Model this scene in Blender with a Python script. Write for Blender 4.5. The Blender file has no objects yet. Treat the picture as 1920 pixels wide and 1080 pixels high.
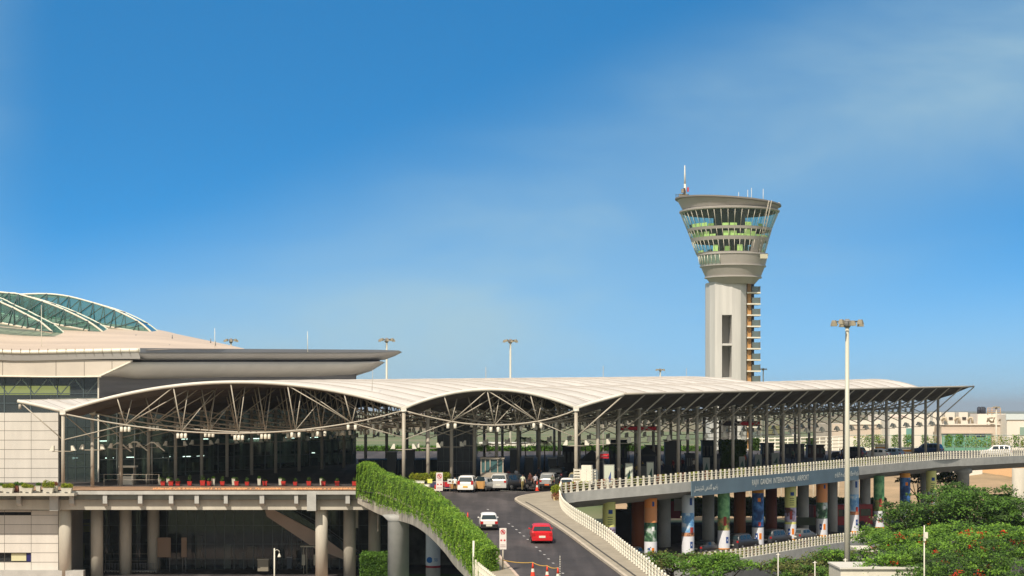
import bpy, math, random
from mathutils import Vector, Matrix
random.seed(7)
R = math.radians
# ---------------------------------------------------------------- camera, sky, sun
K = 0.70            # real metres of depth per unit of the survey distance D
CZ = 18.5           # eye height above the arrivals ground
def P(u, v, D):     # survey point: bearing u, height mark v, distance D
    return Vector(((u-960)*D/5000, D*K, CZ+(768-v)*D/5000))
def PZ(u, z, D):    # same with z relative to the eye
    return Vector(((u-960)*D/5000, D*K, CZ+z))
S = bpy.context.scene
cam = bpy.data.objects.new('camera', bpy.data.cameras.new('camera')); S.collection.objects.link(cam)
cam.location = (0, 0, CZ); cam.rotation_euler = (R(90), 0, 0)
cam.data.sensor_width = 36; cam.data.lens = 5000*K/1920*36; cam.data.shift_y = 228/1920
cam.data.clip_start = 1; cam.data.clip_end = 60000
S.camera = cam
W = bpy.data.worlds.new('World'); S.world = W; W.use_nodes = True
nt = W.node_tree; N = nt.nodes; L = nt.links; N.clear()
def nd(t, **k):
    n = N.new(t)
    for a, b in k.items(): setattr(n, a, b)
    return n
SUNV = Vector((0.42, 1.0, -1.18)).normalized()
elev = math.asin(-SUNV.z); azim = math.atan2(-SUNV.x, -SUNV.y)
tc = nd('ShaderNodeTexCoord'); sep = nd('ShaderNodeSeparateXYZ'); L.new(tc.outputs['Generated'], sep.inputs[0])
mz = nd('ShaderNodeMath', operation='MULTIPLY_ADD'); L.new(sep.outputs[2], mz.inputs[0]); mz.inputs[1].default_value = 3.6; mz.inputs[2].default_value = 0.16
cb = nd('ShaderNodeCombineXYZ'); L.new(sep.outputs[0], cb.inputs[0]); L.new(sep.outputs[1], cb.inputs[1]); L.new(mz.outputs[0], cb.inputs[2])
vn = nd('ShaderNodeVectorMath', operation='NORMALIZE'); L.new(cb.outputs[0], vn.inputs[0])
sky = nd('ShaderNodeTexSky', sky_type='NISHITA', sun_disc=False, sun_elevation=elev, sun_rotation=azim, air_density=1.0, dust_density=0.4, ozone_density=3.5)
L.new(vn.outputs[0], sky.inputs[0])
tint = nd('ShaderNodeMix', data_type='RGBA', blend_type='MULTIPLY'); tint.inputs[0].default_value = 1
L.new(sky.outputs[0], tint.inputs[6]); tint.inputs[7].default_value = (0.38, 1.78, 2.2, 1)
# thin high cloud drifting up to the right
mp = nd('ShaderNodeMapping'); L.new(tc.outputs['Generated'], mp.inputs[0]); mp.inputs['Rotation'].default_value = (0, R(20), 0); mp.inputs['Scale'].default_value = (2.6, 1.0, 8.5)
n1 = nd('ShaderNodeTexNoise'); n1.inputs['Scale'].default_value = 1.7; n1.inputs['Detail'].default_value = 8; n1.inputs['Distortion'].default_value = 0.5
mp.inputs['Location'].default_value = (0.35, 0, 0.25)
n1.inputs['Roughness'].default_value = 0.52
L.new(mp.outputs[0], n1.inputs[0])
cr = nd('ShaderNodeMapRange', interpolation_type='SMOOTHSTEP'); L.new(n1.outputs[0], cr.inputs[0]); cr.inputs[1].default_value = .30; cr.inputs[2].default_value = .68; cr.inputs[3].default_value = .45
def mth(op, a_, b_=None, c_=None):
    n = nd('ShaderNodeMath', operation=op)
    for k, x in enumerate((a_, b_, c_)):
        if x is None: continue
        if isinstance(x, (int, float)): n.inputs[k].default_value = x
        else: L.new(x, n.inputs[k])
    return n.outputs[0]
ax = mth('DIVIDE', sep.outputs[0], sep.outputs[1])           # the cirrus band climbs from left to right
dd = mth('SUBTRACT', sep.outputs[2], mth('MULTIPLY_ADD', ax, .37, .075))
band = nd('ShaderNodeMapRange', interpolation_type='SMOOTHSTEP'); L.new(mth('ABSOLUTE', dd), band.inputs[0]); band.inputs[1].default_value = 0; band.inputs[2].default_value = .11; band.inputs[3].default_value = 1; band.inputs[4].default_value = 0
mx1 = nd('ShaderNodeMapRange', interpolation_type='SMOOTHSTEP'); L.new(ax, mx1.inputs[0]); mx1.inputs[1].default_value = -.2; mx1.inputs[2].default_value = .28; mx1.inputs[3].default_value = .75; mx1.inputs[4].default_value = 1.0
mm = mth('MULTIPLY', mth('MULTIPLY', cr.outputs[0], band.outputs[0]), mx1.outputs[0])
lf = nd('ShaderNodeMapRange', interpolation_type='SMOOTHSTEP'); L.new(ax, lf.inputs[0]); lf.inputs[1].default_value = -.24; lf.inputs[2].default_value = -.30; lf.inputs[3].default_value = 0; lf.inputs[4].default_value = .25
hz = nd('ShaderNodeMapRange', interpolation_type='SMOOTHSTEP'); L.new(sep.outputs[2], hz.inputs[0])
hz.inputs[1].default_value = -0.03; hz.inputs[2].default_value = 0.11; hz.inputs[3].default_value = 0.68; hz.inputs[4].default_value = 0.0
hr = nd('ShaderNodeMapRange', interpolation_type='SMOOTHSTEP'); L.new(ax, hr.inputs[0]); hr.inputs[1].default_value = -.1; hr.inputs[2].default_value = .28; hr.inputs[3].default_value = .75; hr.inputs[4].default_value = 1.35
ad = nd('ShaderNodeMath', operation='ADD', use_clamp=True); L.new(mth('MULTIPLY', mm, .85), ad.inputs[0]); L.new(mth('ADD', mth('MULTIPLY', hz.outputs[0], hr.outputs[0]), mth('MULTIPLY', lf.outputs[0], cr.outputs[0])), ad.inputs[1])
cm = nd('ShaderNodeMix', data_type='RGBA'); L.new(ad.outputs[0], cm.inputs[0]); L.new(tint.outputs[2], cm.inputs[6]); cm.inputs[7].default_value = (4.3, 6.2, 6.9, 1)
zn = nd('ShaderNodeMapRange', interpolation_type='SMOOTHSTEP'); L.new(sep.outputs[2], zn.inputs[0]); zn.inputs[1].default_value = .26; zn.inputs[2].default_value = .6; zn.inputs[3].default_value = 0; zn.inputs[4].default_value = .75
cz = nd('ShaderNodeMix', data_type='RGBA'); L.new(zn.outputs[0], cz.inputs[0]); L.new(cm.outputs[2], cz.inputs[6]); cz.inputs[7].default_value = (5.2, 5.0, 4.8, 1)   # neutral tone added overhead, out of view, to soften the blue fill
bk = nd('ShaderNodeMapRange', interpolation_type='SMOOTHSTEP'); L.new(sep.outputs[1], bk.inputs[0]); bk.inputs[1].default_value = .3; bk.inputs[2].default_value = -.4; bk.inputs[3].default_value = 0; bk.inputs[4].default_value = .85
cy = nd('ShaderNodeMix', data_type='RGBA'); L.new(bk.outputs[0], cy.inputs[0]); L.new(cz.outputs[2], cy.inputs[6]); cy.inputs[7].default_value = (6.2, 5.9, 5.3, 1)   # hazy white sky on the sun's side
bg = nd('ShaderNodeBackground'); L.new(cy.outputs[2], bg.inputs[0]); bg.inputs[1].default_value = 0.09
wo = nd('ShaderNodeOutputWorld'); L.new(bg.outputs[0], wo.inputs[0])
sun = bpy.data.objects.new('sun', bpy.data.lights.new('sun', 'SUN')); S.collection.objects.link(sun)
sun.data.energy = 4.1; sun.data.angle = R(0.5); sun.data.color = (1.0, 0.90, 0.77)
sun.rotation_euler = SUNV.to_track_quat('-Z', 'Y').to_euler()
S.view_settings.view_transform = 'Standard'; S.view_settings.look = 'None'; S.view_settings.exposure = 0.2; S.view_settings.gamma = 1
S.cycles.max_bounces = 6; S.cycles.transparent_max_bounces = 12; S.cycles.diffuse_bounces = 3
S.cycles.use_denoising = True

# ---------------------------------------------------------------- materials
def lin(c): return tuple(((x/255)/12.92 if x/255 <= .04045 else ((x/255+.055)/1.055)**2.4) for x in c)
MC = {}
def mat(name, col, rough=.7, metal=0.0, nscale=0, namt=.12, bump=0, spec=.5, two=None, stretch=None, translucent=0):
    """col linear rgb; nscale adds mottling / weathering"""
    if name in MC: return MC[name]
    m = bpy.data.materials.new(name); m.use_nodes = True; MC[name] = m
    t = m.node_tree; b = t.nodes['Principled BSDF']
    b.inputs['Base Color'].default_value = (*col, 1); b.inputs['Roughness'].default_value = rough
    b.inputs['Metallic'].default_value = metal; b.inputs['Specular IOR Level'].default_value = spec
    m.diffuse_color = (*col, 1)
    if nscale:
        c = t.nodes.new('ShaderNodeTexCoord'); mpn = t.nodes.new('ShaderNodeMapping'); no = t.nodes.new('ShaderNodeTexNoise')
        t.links.new(c.outputs['Object'], mpn.inputs[0]); t.links.new(mpn.outputs[0], no.inputs[0])
        if stretch: mpn.inputs['Scale'].default_value = stretch
        no.inputs['Scale'].default_value = nscale; no.inputs['Detail'].default_value = 6; no.inputs['Roughness'].default_value = .62
        rp = t.nodes.new('ShaderNodeValToRGB'); rp.color_ramp.elements[0].position = .3; rp.color_ramp.elements[1].position = .7
        dark = two if two else tuple(x*(1-namt*1.6) for x in col); lite = col if two else tuple(min(1, x*(1+namt)) for x in col)
        rp.color_ramp.elements[0].color = (*dark, 1); rp.color_ramp.elements[1].color = (*lite, 1)
        t.links.new(no.outputs[0], rp.inputs[0]); t.links.new(rp.outputs[0], b.inputs['Base Color'])
        if bump:
            bp = t.nodes.new('ShaderNodeBump'); bp.inputs['Strength'].default_value = bump; bp.inputs['Distance'].default_value = .05
            t.links.new(no.outputs[0], bp.inputs['Height']); t.links.new(bp.outputs[0], b.inputs['Normal'])
    return m
def flat(c, rough=.6, metal=0):
    return mat('paint_%02x%02x%02x_%d' % (c[0], c[1], c[2], rough*10), lin(c), rough, metal)
def glass(name, tintc, alpha, rough=.05, refl=(.9, .95, 1), ior=1.5):
    """sheet glass: lets part of the light through, tinted, and mirrors the rest by angle"""
    if name in MC: return MC[name]
    m = bpy.data.materials.new(name); m.use_nodes = True; MC[name] = m
    t = m.node_tree; t.nodes.clear()
    o = t.nodes.new('ShaderNodeOutputMaterial'); tr = t.nodes.new('ShaderNodeBsdfTransparent'); tr.inputs[0].default_value = (*tintc, 1)
    gl = t.nodes.new('ShaderNodeBsdfGlossy'); gl.inputs['Roughness'].default_value = rough; gl.inputs[0].default_value = (*refl, 1)
    lw = t.nodes.new('ShaderNodeLayerWeight'); lw.inputs[0].default_value = .5; r0 = ((ior-1)/(ior+1))**2   # works for either side of the sheet
    pw = t.nodes.new('ShaderNodeMath'); pw.operation = 'POWER'; t.links.new(lw.outputs['Facing'], pw.inputs[0]); pw.inputs[1].default_value = 5
    fr = t.nodes.new('ShaderNodeMath'); fr.operation = 'MULTIPLY_ADD'; t.links.new(pw.outputs[0], fr.inputs[0]); fr.inputs[1].default_value = 1-r0; fr.inputs[2].default_value = r0
    df = t.nodes.new('ShaderNodeBsdfDiffuse'); df.inputs[0].default_value = (*[x*.35 for x in tintc], 1)
    m0 = t.nodes.new('ShaderNodeMixShader'); m0.inputs[0].default_value = alpha
    t.links.new(df.outputs[0], m0.inputs[1]); t.links.new(tr.outputs[0], m0.inputs[2])
    m1 = t.nodes.new('ShaderNodeMixShader'); t.links.new(fr.outputs[0], m1.inputs[0]); t.links.new(m0.outputs[0], m1.inputs[1]); t.links.new(gl.outputs[0], m1.inputs[2])
    t.links.new(m1.outputs[0], o.inputs[0]); m.diffuse_color = (*tintc, 1)
    return m
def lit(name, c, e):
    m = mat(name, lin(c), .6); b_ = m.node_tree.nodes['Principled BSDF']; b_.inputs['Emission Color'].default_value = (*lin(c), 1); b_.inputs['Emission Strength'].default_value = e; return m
def picture(name, c1, c2, c3, sc=1.1):
    m = mat(name, lin(c1), .5, nscale=sc, two=lin(c2)); r_ = [n for n in m.node_tree.nodes if n.type == 'VALTORGB'][0]
    e_ = r_.color_ramp.elements.new(.52); e_.color = (*lin(c3), 1); r_.color_ramp.elements[0].position = .42; r_.color_ramp.elements[-1].position = .6; return m
def leafmat(name, c1, c2, scale=1.2):
    if name in MC: return MC[name]
    m = mat(name, c1, .55, nscale=scale, two=c2, spec=.25)
    t = m.node_tree; b = t.nodes['Principled BSDF']; o = t.nodes['Material Output']
    g = t.nodes.new('ShaderNodeNewGeometry'); h = t.nodes.new('ShaderNodeHueSaturation'); r = t.nodes.new('ShaderNodeMapRange')
    r.inputs[3].default_value = .55; r.inputs[4].default_value = 1.5
    t.links.new(g.outputs['Random Per Island'], r.inputs[0]); t.links.new(r.outputs[0], h.inputs['Value'])
    src = b.inputs['Base Color'].links[0].from_socket
    t.links.new(src, h.inputs['Color']); t.links.new(h.outputs[0], b.inputs['Base Color'])
    tl = t.nodes.new('ShaderNodeBsdfTranslucent'); t.links.new(h.outputs[0], tl.inputs[0])
    mxs = t.nodes.new('ShaderNodeMixShader'); mxs.inputs[0].default_value = .3
    t.links.new(b.outputs[0], mxs.inputs[1]); t.links.new(tl.outputs[0], mxs.inputs[2]); t.links.new(mxs.outputs[0], o.inputs[0])
    return m

CONC = mat('concrete', (.46, .455, .42), .85, nscale=.9, namt=.10, bump=.15)
CONCL = mat('pale_concrete', (.55, .51, .42), .85, nscale=.7, namt=.12, bump=.15, stretch=(1, 1, .3))
CREAM = mat('cream_paint', (.72, .68, .59), .55, nscale=.5, namt=.05)
WHITE = mat('white_paint', (.80, .75, .62), .5, nscale=2, namt=.06)
STEEL = mat('painted_steel', (.45, .40, .32), .45, nscale=3, namt=.06)
STEELG = mat('grey_steel', (.22, .22, .22), .45)
PANEL = mat('cladding_panel', (.68, .64, .57), .5, nscale=.8, namt=.06, stretch=(1, 1, .15))
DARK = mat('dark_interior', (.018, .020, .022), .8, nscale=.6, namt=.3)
BLACK = mat('black_rubber', (.012, .012, .012), .6)
ASPH = mat('asphalt', (.088, .074, .070), .85, nscale=.35, namt=.16, bump=.1)
t = ASPH.node_tree; b = t.nodes['Principled BSDF']; src = b.inputs['Base Color'].links[0].from_socket
for sc_, nsc, lo_, hi_, fac in (((1.1, .03, 1), .9, .40, .62, .85), ((.5, .12, 1), .6, .52, .60, .8), ((6, 6, 6), 3, .3, .7, .8)):
    c = t.nodes.new('ShaderNodeTexCoord'); mp = t.nodes.new('ShaderNodeMapping'); mp.inputs['Scale'].default_value = sc_; no = t.nodes.new('ShaderNodeTexNoise'); no.inputs['Scale'].default_value = nsc; no.inputs['Detail'].default_value = 4
    rg_ = t.nodes.new('ShaderNodeMapRange'); rg_.inputs[1].default_value = lo_; rg_.inputs[2].default_value = hi_; rg_.inputs[3].default_value = .72; rg_.inputs[4].default_value = 1.14
    hs = t.nodes.new('ShaderNodeHueSaturation'); t.links.new(c.outputs['Object'], mp.inputs[0]); t.links.new(mp.outputs[0], no.inputs[0]); t.links.new(no.outputs[0], rg_.inputs[0]); t.links.new(rg_.outputs[0], hs.inputs['Value']); t.links.new(src, hs.inputs['Color']); src = hs.outputs[0]
t.links.new(src, b.inputs['Base Color'])
TILE = mat('plaza_paving', (.36, .22, .13), .85, nscale=.5, namt=.2)
FOOT = mat('footpath_paving', (.36, .31, .23), .9, nscale=.8, namt=.12)
DGLASS = glass('dark_glass', (.16, .22, .22), .45)
CGLASS = mat('car_glass', (.02, .035, .04), .08, spec=.8)
BGLASS = glass('band_glass', (.62, .74, .76), .82, refl=(.8, .9, 1))
GGLASS = glass('green_glass', (.42, .62, .58), .45)
LEAF = leafmat('leaf_green', (.13, .25, .03), (.06, .14, .02))
LEAFL = leafmat('leaf_light', (.21, .36, .035), (.10, .22, .025))
LEAFD = leafmat('leaf_dark', (.09, .16, .028), (.035, .075, .016))
LEAFY = leafmat('leaf_yellow', (.42, .42, .04), (.16, .24, .02))
LEAFO = leafmat('leaf_olive', (.17, .17, .05), (.07, .09, .02))
FLOWER = leafmat('red_flower', (.70, .05, .012), (.45, .02, .01))
BARK = mat('bark', (.10, .07, .045), .9, nscale=6)

# ---------------------------------------------------------------- mesh builder
class MB:
    def __init__(s): s.v = []; s.f = []; s.m = []; s.mi = 0; s.sm = set()
    def add(s, vs, fs, smooth=False):
        o = len(s.v); s.v += [tuple(x) for x in vs]
        for f in fs:
            if smooth: s.sm.add(len(s.f))
            s.f.append(tuple(i+o for i in f)); s.m.append(s.mi)
        return s
    def box(s, c, d, rz=0, taper=1):
        x, y, z = d[0]/2, d[1]/2, d[2]/2; ca, sa = math.cos(rz), math.sin(rz); vs = []
        for k, zz in ((1, -z), (taper, z)):
            for a, b in ((-x, -y), (x, -y), (x, y), (-x, y)):
                a *= k; b *= k; vs.append((c[0]+a*ca-b*sa, c[1]+a*sa+b*ca, c[2]+zz))
        return s.add(vs, [(3, 2, 1, 0), (4, 5, 6, 7), (0, 1, 5, 4), (1, 2, 6, 5), (2, 3, 7, 6), (3, 0, 4, 7)])
    def b2(s, p, q):
        return s.box([(a+b)/2 for a, b in zip(p, q)], [abs(a-b) for a, b in zip(p, q)])
    def tube(s, p, q, r0, r1=None, n=8):
        p = Vector(p); q = Vector(q); r1 = r0 if r1 is None else r1; d = (q-p)
        if d.length < 1e-6: return s
        d.normalize(); a = d.orthogonal().normalized(); b = d.cross(a); vs = []
        for c, r in ((p, r0), (q, r1)):
            for i in range(n):
                t = 2*math.pi*i/n; vs.append(c+a*r*math.cos(t)+b*r*math.sin(t))
        s.add(vs, [(i, (i+1) % n, n+(i+1) % n, n+i) for i in range(n)], True)
        o = len(s.v)-2*n
        s.add([], [tuple(o-len(s.v)+i for i in reversed(range(n))), tuple(o-len(s.v)+n+i for i in range(n))]); return s
    def path(s, pts, r, n=8):
        pts = [Vector(p) for p in pts]; rings = []; nn = len(pts)
        up = Vector((0, 0, 1))
        for i, p in enumerate(pts):
            d = (pts[min(i+1, nn-1)]-pts[max(i-1, 0)]).normalized()
            a = d.cross(up)
            if a.length < 1e-3: a = Vector((1, 0, 0))
            a.normalize(); b = a.cross(d); rr = r[i] if isinstance(r, (list, tuple)) else r
            rings.append([p+a*rr*math.cos(2*math.pi*k/n)+b*rr*math.sin(2*math.pi*k/n) for k in range(n)])
        vs = [v for g in rings for v in g]
        fs = [(i*n+k, i*n+(k+1) % n, (i+1)*n+(k+1) % n, (i+1)*n+k) for i in range(nn-1) for k in range(n)]
        fs += [tuple(reversed(range(n))), tuple((nn-1)*n+k for k in range(n))]
        return s.add(vs, fs, True)
    def lathe(s, c, prof, n=24, a0=0, a1=360, smooth=True, caps=True):
        full = abs(a1-a0-360) < 1e-6; m = n if full else n+1; vs = []
        for r, z in prof:
            for i in range(m):
                t = R(a0+(a1-a0)*i/n); vs.append((c[0]+r*math.cos(t), c[1]+r*math.sin(t), c[2]+z))
        fs = []
        for j in range(len(prof)-1):
            for i in range(n):
                k = (i+1) % m; fs.append((j*m+i, j*m+k, (j+1)*m+k, (j+1)*m+i))
        s.add(vs, fs, smooth)
        if caps and full:
            o = -len(vs); s.add([], [tuple(o+i for i in reversed(range(m))), tuple(o+(len(prof)-1)*m+i for i in range(m))])
        return s
    def prism(s, poly, off):
        """closed polygon (3-D points) swept by the vector off"""
        n = len(poly); off = Vector(off); a = [Vector(p) for p in poly]
        return s.add(a+[p+off for p in a], [tuple(range(n)), tuple(reversed(range(n, 2*n)))]+[(i, (i+1) % n, n+(i+1) % n, n+i)[::-1] for i in range(n)])
    def strip(s, A, B, smooth=False):
        n = len(A); return s.add(list(A)+list(B), [(i, i+1, n+i+1, n+i) for i in range(n-1)], smooth)
    def quad(s, a, b, c, d): return s.add([a, b, c, d], [(0, 1, 2, 3)])
    def leaf(s, c, r, nrm=None):
        n = Vector(nrm) if nrm is not None else Vector((random.gauss(0, 1), random.gauss(0, 1), random.gauss(0, 1)+.6))
        n.normalize(); a = n.orthogonal().normalized(); a.rotate(Matrix.Rotation(random.random()*6.28, 3, n)); b = n.cross(a)
        c = Vector(c); k = r*random.uniform(.6, 1.3)
        s.add([c-a*k, c-b*k*.55, c+a*k, c+b*k*.55], [(0, 1, 2, 3)])
    def build(s, name, mats, parent=None, world=True):
        me = bpy.data.meshes.new(name)
        off = wloc(parent) if (parent and world) else Vector((0, 0, 0))
        me.from_pydata([Vector(v)-off for v in s.v], [], s.f)
        if not isinstance(mats, (list, tuple)): mats = [mats]
        for m in mats: me.materials.append(m)
        if len(mats) > 1: me.polygons.foreach_set('material_index', s.m)
        if s.sm:
            me.polygons.foreach_set('use_smooth', [i in s.sm for i in range(len(s.f))])
        me.update()
        o = bpy.data.objects.new(name, me); S.collection.objects.link(o)
        if parent: o.parent = parent
        return o
def wloc(o):
    v = Vector(o.location)
    while o.parent: o = o.parent; v += Vector(o.location)
    return v
def tag(o, label=None, cat=None, group=None, kind=None):
    if label: o['label'] = label
    if cat: o['category'] = cat
    if group: o['group'] = group
    if kind: o['kind'] = kind
    return o
def thing(name, label, cat, loc=(0, 0, 0), group=None):
    o = bpy.data.objects.new(name, None); S.collection.objects.link(o); o.location = loc; o.empty_display_size = .3
    return tag(o, label, cat, group)
KIDS = {}
def kids(o): return [c for c in S.objects if c.parent == o]
def copy_tree(o, parent=None):
    def rec(o, par):
        c = o.copy(); S.collection.objects.link(c)
        if par: c.parent = par
        for ch in o.children: rec(ch, c)
        return c
    return rec(o, parent)
def struct(name, mb, m): o = mb.build(name, m); o['kind'] = 'structure'; return o
def interp(tab, x):
    if x <= tab[0][0]: return tab[0][1]
    for (a, p), (b, q) in zip(tab, tab[1:]):
        if x <= b: return p+(q-p)*(x-a)/(b-a)
    return tab[-1][1]
def smooth_pts(pts, k=6):
    """Catmull-Rom through tuples"""
    out = []; n = len(pts)
    for i in range(n-1):
        p0, p1, p2, p3 = pts[max(i-1, 0)], pts[i], pts[i+1], pts[min(i+2, n-1)]
        for j in range(k):
            t = j/k
            out.append(tuple(.5*((2*b)+(-a+c)*t+(2*a-5*b+4*c-d)*t*t+(-a+3*b-3*c+d)*t**3) for a, b, c, d in zip(p0, p1, p2, p3)))
    out.append(tuple(pts[-1])); return out
def resample(pts, step):
    pts = [Vector(p) for p in pts]; out = [pts[0].copy()]; need = step
    for a, b in zip(pts, pts[1:]):
        l = (b-a).length; d = 0
        while l-d >= need: d += need; out.append(a+(b-a)*(d/l)); need = step
        need -= (l-d)
    return out
def text_mb(body, size, depth=.0):
    cu = bpy.data.curves.new('writing', 'FONT'); cu.body = body; cu.size = size; cu.extrude = depth; cu.align_x = 'CENTER'; cu.align_y = 'CENTER'
    cu.resolution_u = 3
    o = bpy.data.objects.new('writing', cu); S.collection.objects.link(o); bpy.context.view_layer.update()
    me = bpy.data.meshes.new_from_object(o.evaluated_get(bpy.context.evaluated_depsgraph_get()))
    vs = [tuple(v.co) for v in me.vertices]; fs = [tuple(p.vertices) for p in me.polygons]
    bpy.data.objects.remove(o); bpy.data.meshes.remove(me); return vs, fs
# ================================================================ terrain
def zdeck(D): return interp([(262, -8.95), (285, -8.75), (300, -8.75), (318, -8.2), (342, -7.5), (366, -7.05), (393, -6.85), (460, -6.7)], D)
def zramp(D): return interp([(60, -18.4), (120, -13.4), (177, -11.05), (204, -10.4), (218, -10.0), (262, -9.05), (283, -8.75), (300, -8.75)], D)
def ramp_pt(u, v, dz=0):
    lo, hi = 60, 300
    for _ in range(40):
        D = (lo+hi)/2
        if 768-zramp(D)*5000/D > v: lo = D
        else: hi = D
    return PZ(u, zramp(D)+dz, D)
GR = bpy.data.materials.new('ground_soil'); GR.use_nodes = True
t = GR.node_tree; b = t.nodes['Principled BSDF']; b.inputs['Roughness'].default_value = .95
c = t.nodes.new('ShaderNodeTexCoord'); no = t.nodes.new('ShaderNodeTexNoise'); no.inputs['Scale'].default_value = .012; no.inputs['Detail'].default_value = 9; no.inputs['Roughness'].default_value = .6
t.links.new(c.outputs['Object'], no.inputs[0]); rp = t.nodes.new('ShaderNodeValToRGB'); t.links.new(no.outputs[0], rp.inputs[0])
e = rp.color_ramp.elements; e[0].position = .36; e[0].color = (.09, .13, .045, 1); e[1].position = .66; e[1].color = (.22, .19, .11, 1)
q = e.new(.46); q.color = (.14, .17, .06, 1); q = e.new(.54); q.color = (.17, .18, .08, 1)
t.links.new(rp.outputs[0], b.inputs['Base Color'])
mb = MB(); mb.quad((-15000, -1500, 0), (15000, -1500, 0), (15000, 30000, 0), (-15000, 30000, 0)); struct('ground', mb, GR)
# low green hills beyond the airfield
HILL = mat('hill_scrub', (.13, .17, .07), .95, nscale=.006, two=(.25, .16, .10))
mb = MB(); vs = []; nx, ny = 90, 16
for j in range(ny+1):
    for i in range(nx+1):
        x = -1400+i*3600/nx; y = 1500+j*180
        h = 30*math.sin(j/ny*math.pi)**.8*(.30+.5*math.exp(-((x-150)/700)**2))*(1+.25*math.sin(x*.009+j)+.15*math.sin(x*.023+2*j))
        if j in (0, ny): h = -3
        vs.append((x, y, h*.62-.5))
mb.add(vs, [(j*(nx+1)+i, j*(nx+1)+i+1, (j+1)*(nx+1)+i+1, (j+1)*(nx+1)+i) for j in range(ny) for i in range(nx)], True)
struct('hills', mb, HILL)
# bare soil bank behind the right viaduct
SOIL = mat('bare_soil', (.50, .34, .19), .95, nscale=.16, two=(.27, .20, .11), stretch=(.4, .5, 5), bump=.6)
mb = MB(); vs = []; nx, ny = 40, 8
for j in range(ny+1):
    for i in range(nx+1):
        u = 1130+i*(2150-1130)/nx; D = 440+j*30
        h = 5.6*min(1, (j/ny)*1.6)+.35*math.sin(i*1.7+j)*(j > 0)+.3*math.sin(i*.6-j*2)*(j > 0)
        if j == 0: h = -.3
        vs.append(PZ(u, -CZ+h, D))
mb.add(vs, [(j*(nx+1)+i, j*(nx+1)+i+1, (j+1)*(nx+1)+i+1, (j+1)*(nx+1)+i) for j in range(ny) for i in range(nx)], True)
struct('soil_bank', mb, SOIL)
# arrivals apron and lower pavement
mb = MB(); mb.quad((-75, 150, .004), (60, 150, .004), (110, 300, .004), (-75, 300, .004)); struct('arrivals_road', mb, ASPH)
PAVE = mat('arrivals_pavement', (.42, .30, .23), .9, nscale=.6, namt=.12)
mb = MB(); mb.b2((-75, 186, .004), (-18, 204.2, .15)); struct('arrivals_pavement', mb, PAVE)

# ================================================================ ramp and its footpaths
HED = [(289, 672), (286, 674), (278, 708), (262, 744), (246, 775), (230, 804), (214, 833), (204, 852), (192, 877), (188, 886), (177, 905), (150, 985), (120, 1110)]
def hedge_u(D): return interp(sorted((a, b) for a, b in HED), D)
rail_uv = [(1052, 925), (1049, 938), (1054, 958), (1072, 975), (1103, 995), (1137, 1018), (1166, 1043), (1197, 1068), (1240, 1105), (1300, 1160), (1380, 1240)]
railR = [ramp_pt(u, v, .16) for u, v in smooth_pts(rail_uv, 6)]
def rail_X(D):
    y = D*K; tab = sorted((p.y, p.x) for p in railR); return interp(tab, y)
Ds = [125+i*4 for i in range(43)]
A, B = [], []
for D in Ds:
    A.append(Vector(((hedge_u(D)-960)*D/5000+1.1, D*K, CZ+zramp(D)))); B.append(Vector((rail_X(D)+.2, D*K, CZ+zramp(D))))
ramp = MB(); ramp.strip(A, B)
ramp.strip([p-Vector((0, 0, 1.3)) for p in B], [p-Vector((0, 0, 1.3)) for p in A])
ramp.strip(A, [p-Vector((0, 0, 1.3)) for p in A]); ramp.strip([p-Vector((0, 0, 1.3)) for p in B], B)
struct('ramp_road', ramp, ASPH)
def walkway(name, inner, outer, m, h=.15):
    w = MB(); up = Vector((0, 0, h))
    w.strip([p+up for p in inner], [p+up for p in outer]); w.strip(inner, [p+up for p in inner]); w.strip([p+up for p in outer], outer)
    o = struct(name, w, m); return o
kerbR = smooth_pts([(1046, 925), (1030, 925), (1000, 928.5), (978, 933), (969, 938), (976, 944), (1000, 958), (1060, 997), (1115, 1038), (1170, 1079), (1240, 1133), (1330, 1205)], 6)
kR = [ramp_pt(u, v, .004) for u, v in kerbR]
# right footpath: polygon between kerb and balustrade
n = len(kR); rr = [railR[min(len(railR)-1, int(i*(len(railR)-1)/(n-1)))] for i in range(n)]
rr = []
for p in kR:
    if p.y > ramp_pt(970, 938).y: rr.append(Vector((rail_X(p.y/K) if p.y < railR[0].y else railR[0].x, p.y, p.z)))
    else: rr.append(Vector((rail_X(p.y/K), p.y, p.z)))
walkway('footpath', kR, rr, FOOT)
KERB = mat('kerb_stone', (.55, .47, .36), .85, nscale=2)
KERBD = mat('kerb_dark', (.06, .055, .045), .9)
def kerb(pts, w, h, m, side):
    k = MB(); q = []
    for i, p in enumerate(pts):
        d = (pts[min(i+1, len(pts)-1)]-pts[max(i-1, 0)]).normalized(); q.append(p+Vector((-d.y, d.x, 0))*w*side)
    up = Vector((0, 0, h)); k.strip([p+up for p in pts], [p+up for p in q]); k.strip(pts, [p+up for p in pts]); k.strip([p+up for p in q], q)
    return struct('kerb', k, m)
kerb(kR, .22, .17, KERB, -1)
kerb([p+Vector((.42, 0, .155)) for p in kR[30:]], .14, .02, KERBD, 1)
kerbL = smooth_pts([(815, 925), (832, 946), (848, 966), (863, 979), (880, 992), (893, 1002), (911, 1020), (950, 1065), (963, 1079), (1010, 1135), (1080, 1215)], 6)
kL = [ramp_pt(u, v, .004) for u, v in kerbL]
hl = [Vector(((hedge_u(p.y/K)-960)*(p.y/K)/5000+.2, p.y, p.z)) for p in kL]
walkway('footpath', hl, kL, FOOT); kerb(kL, .2, .17, mat('kerb_pink', (.62, .48, .38), .85, nscale=2), 1)
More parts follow.
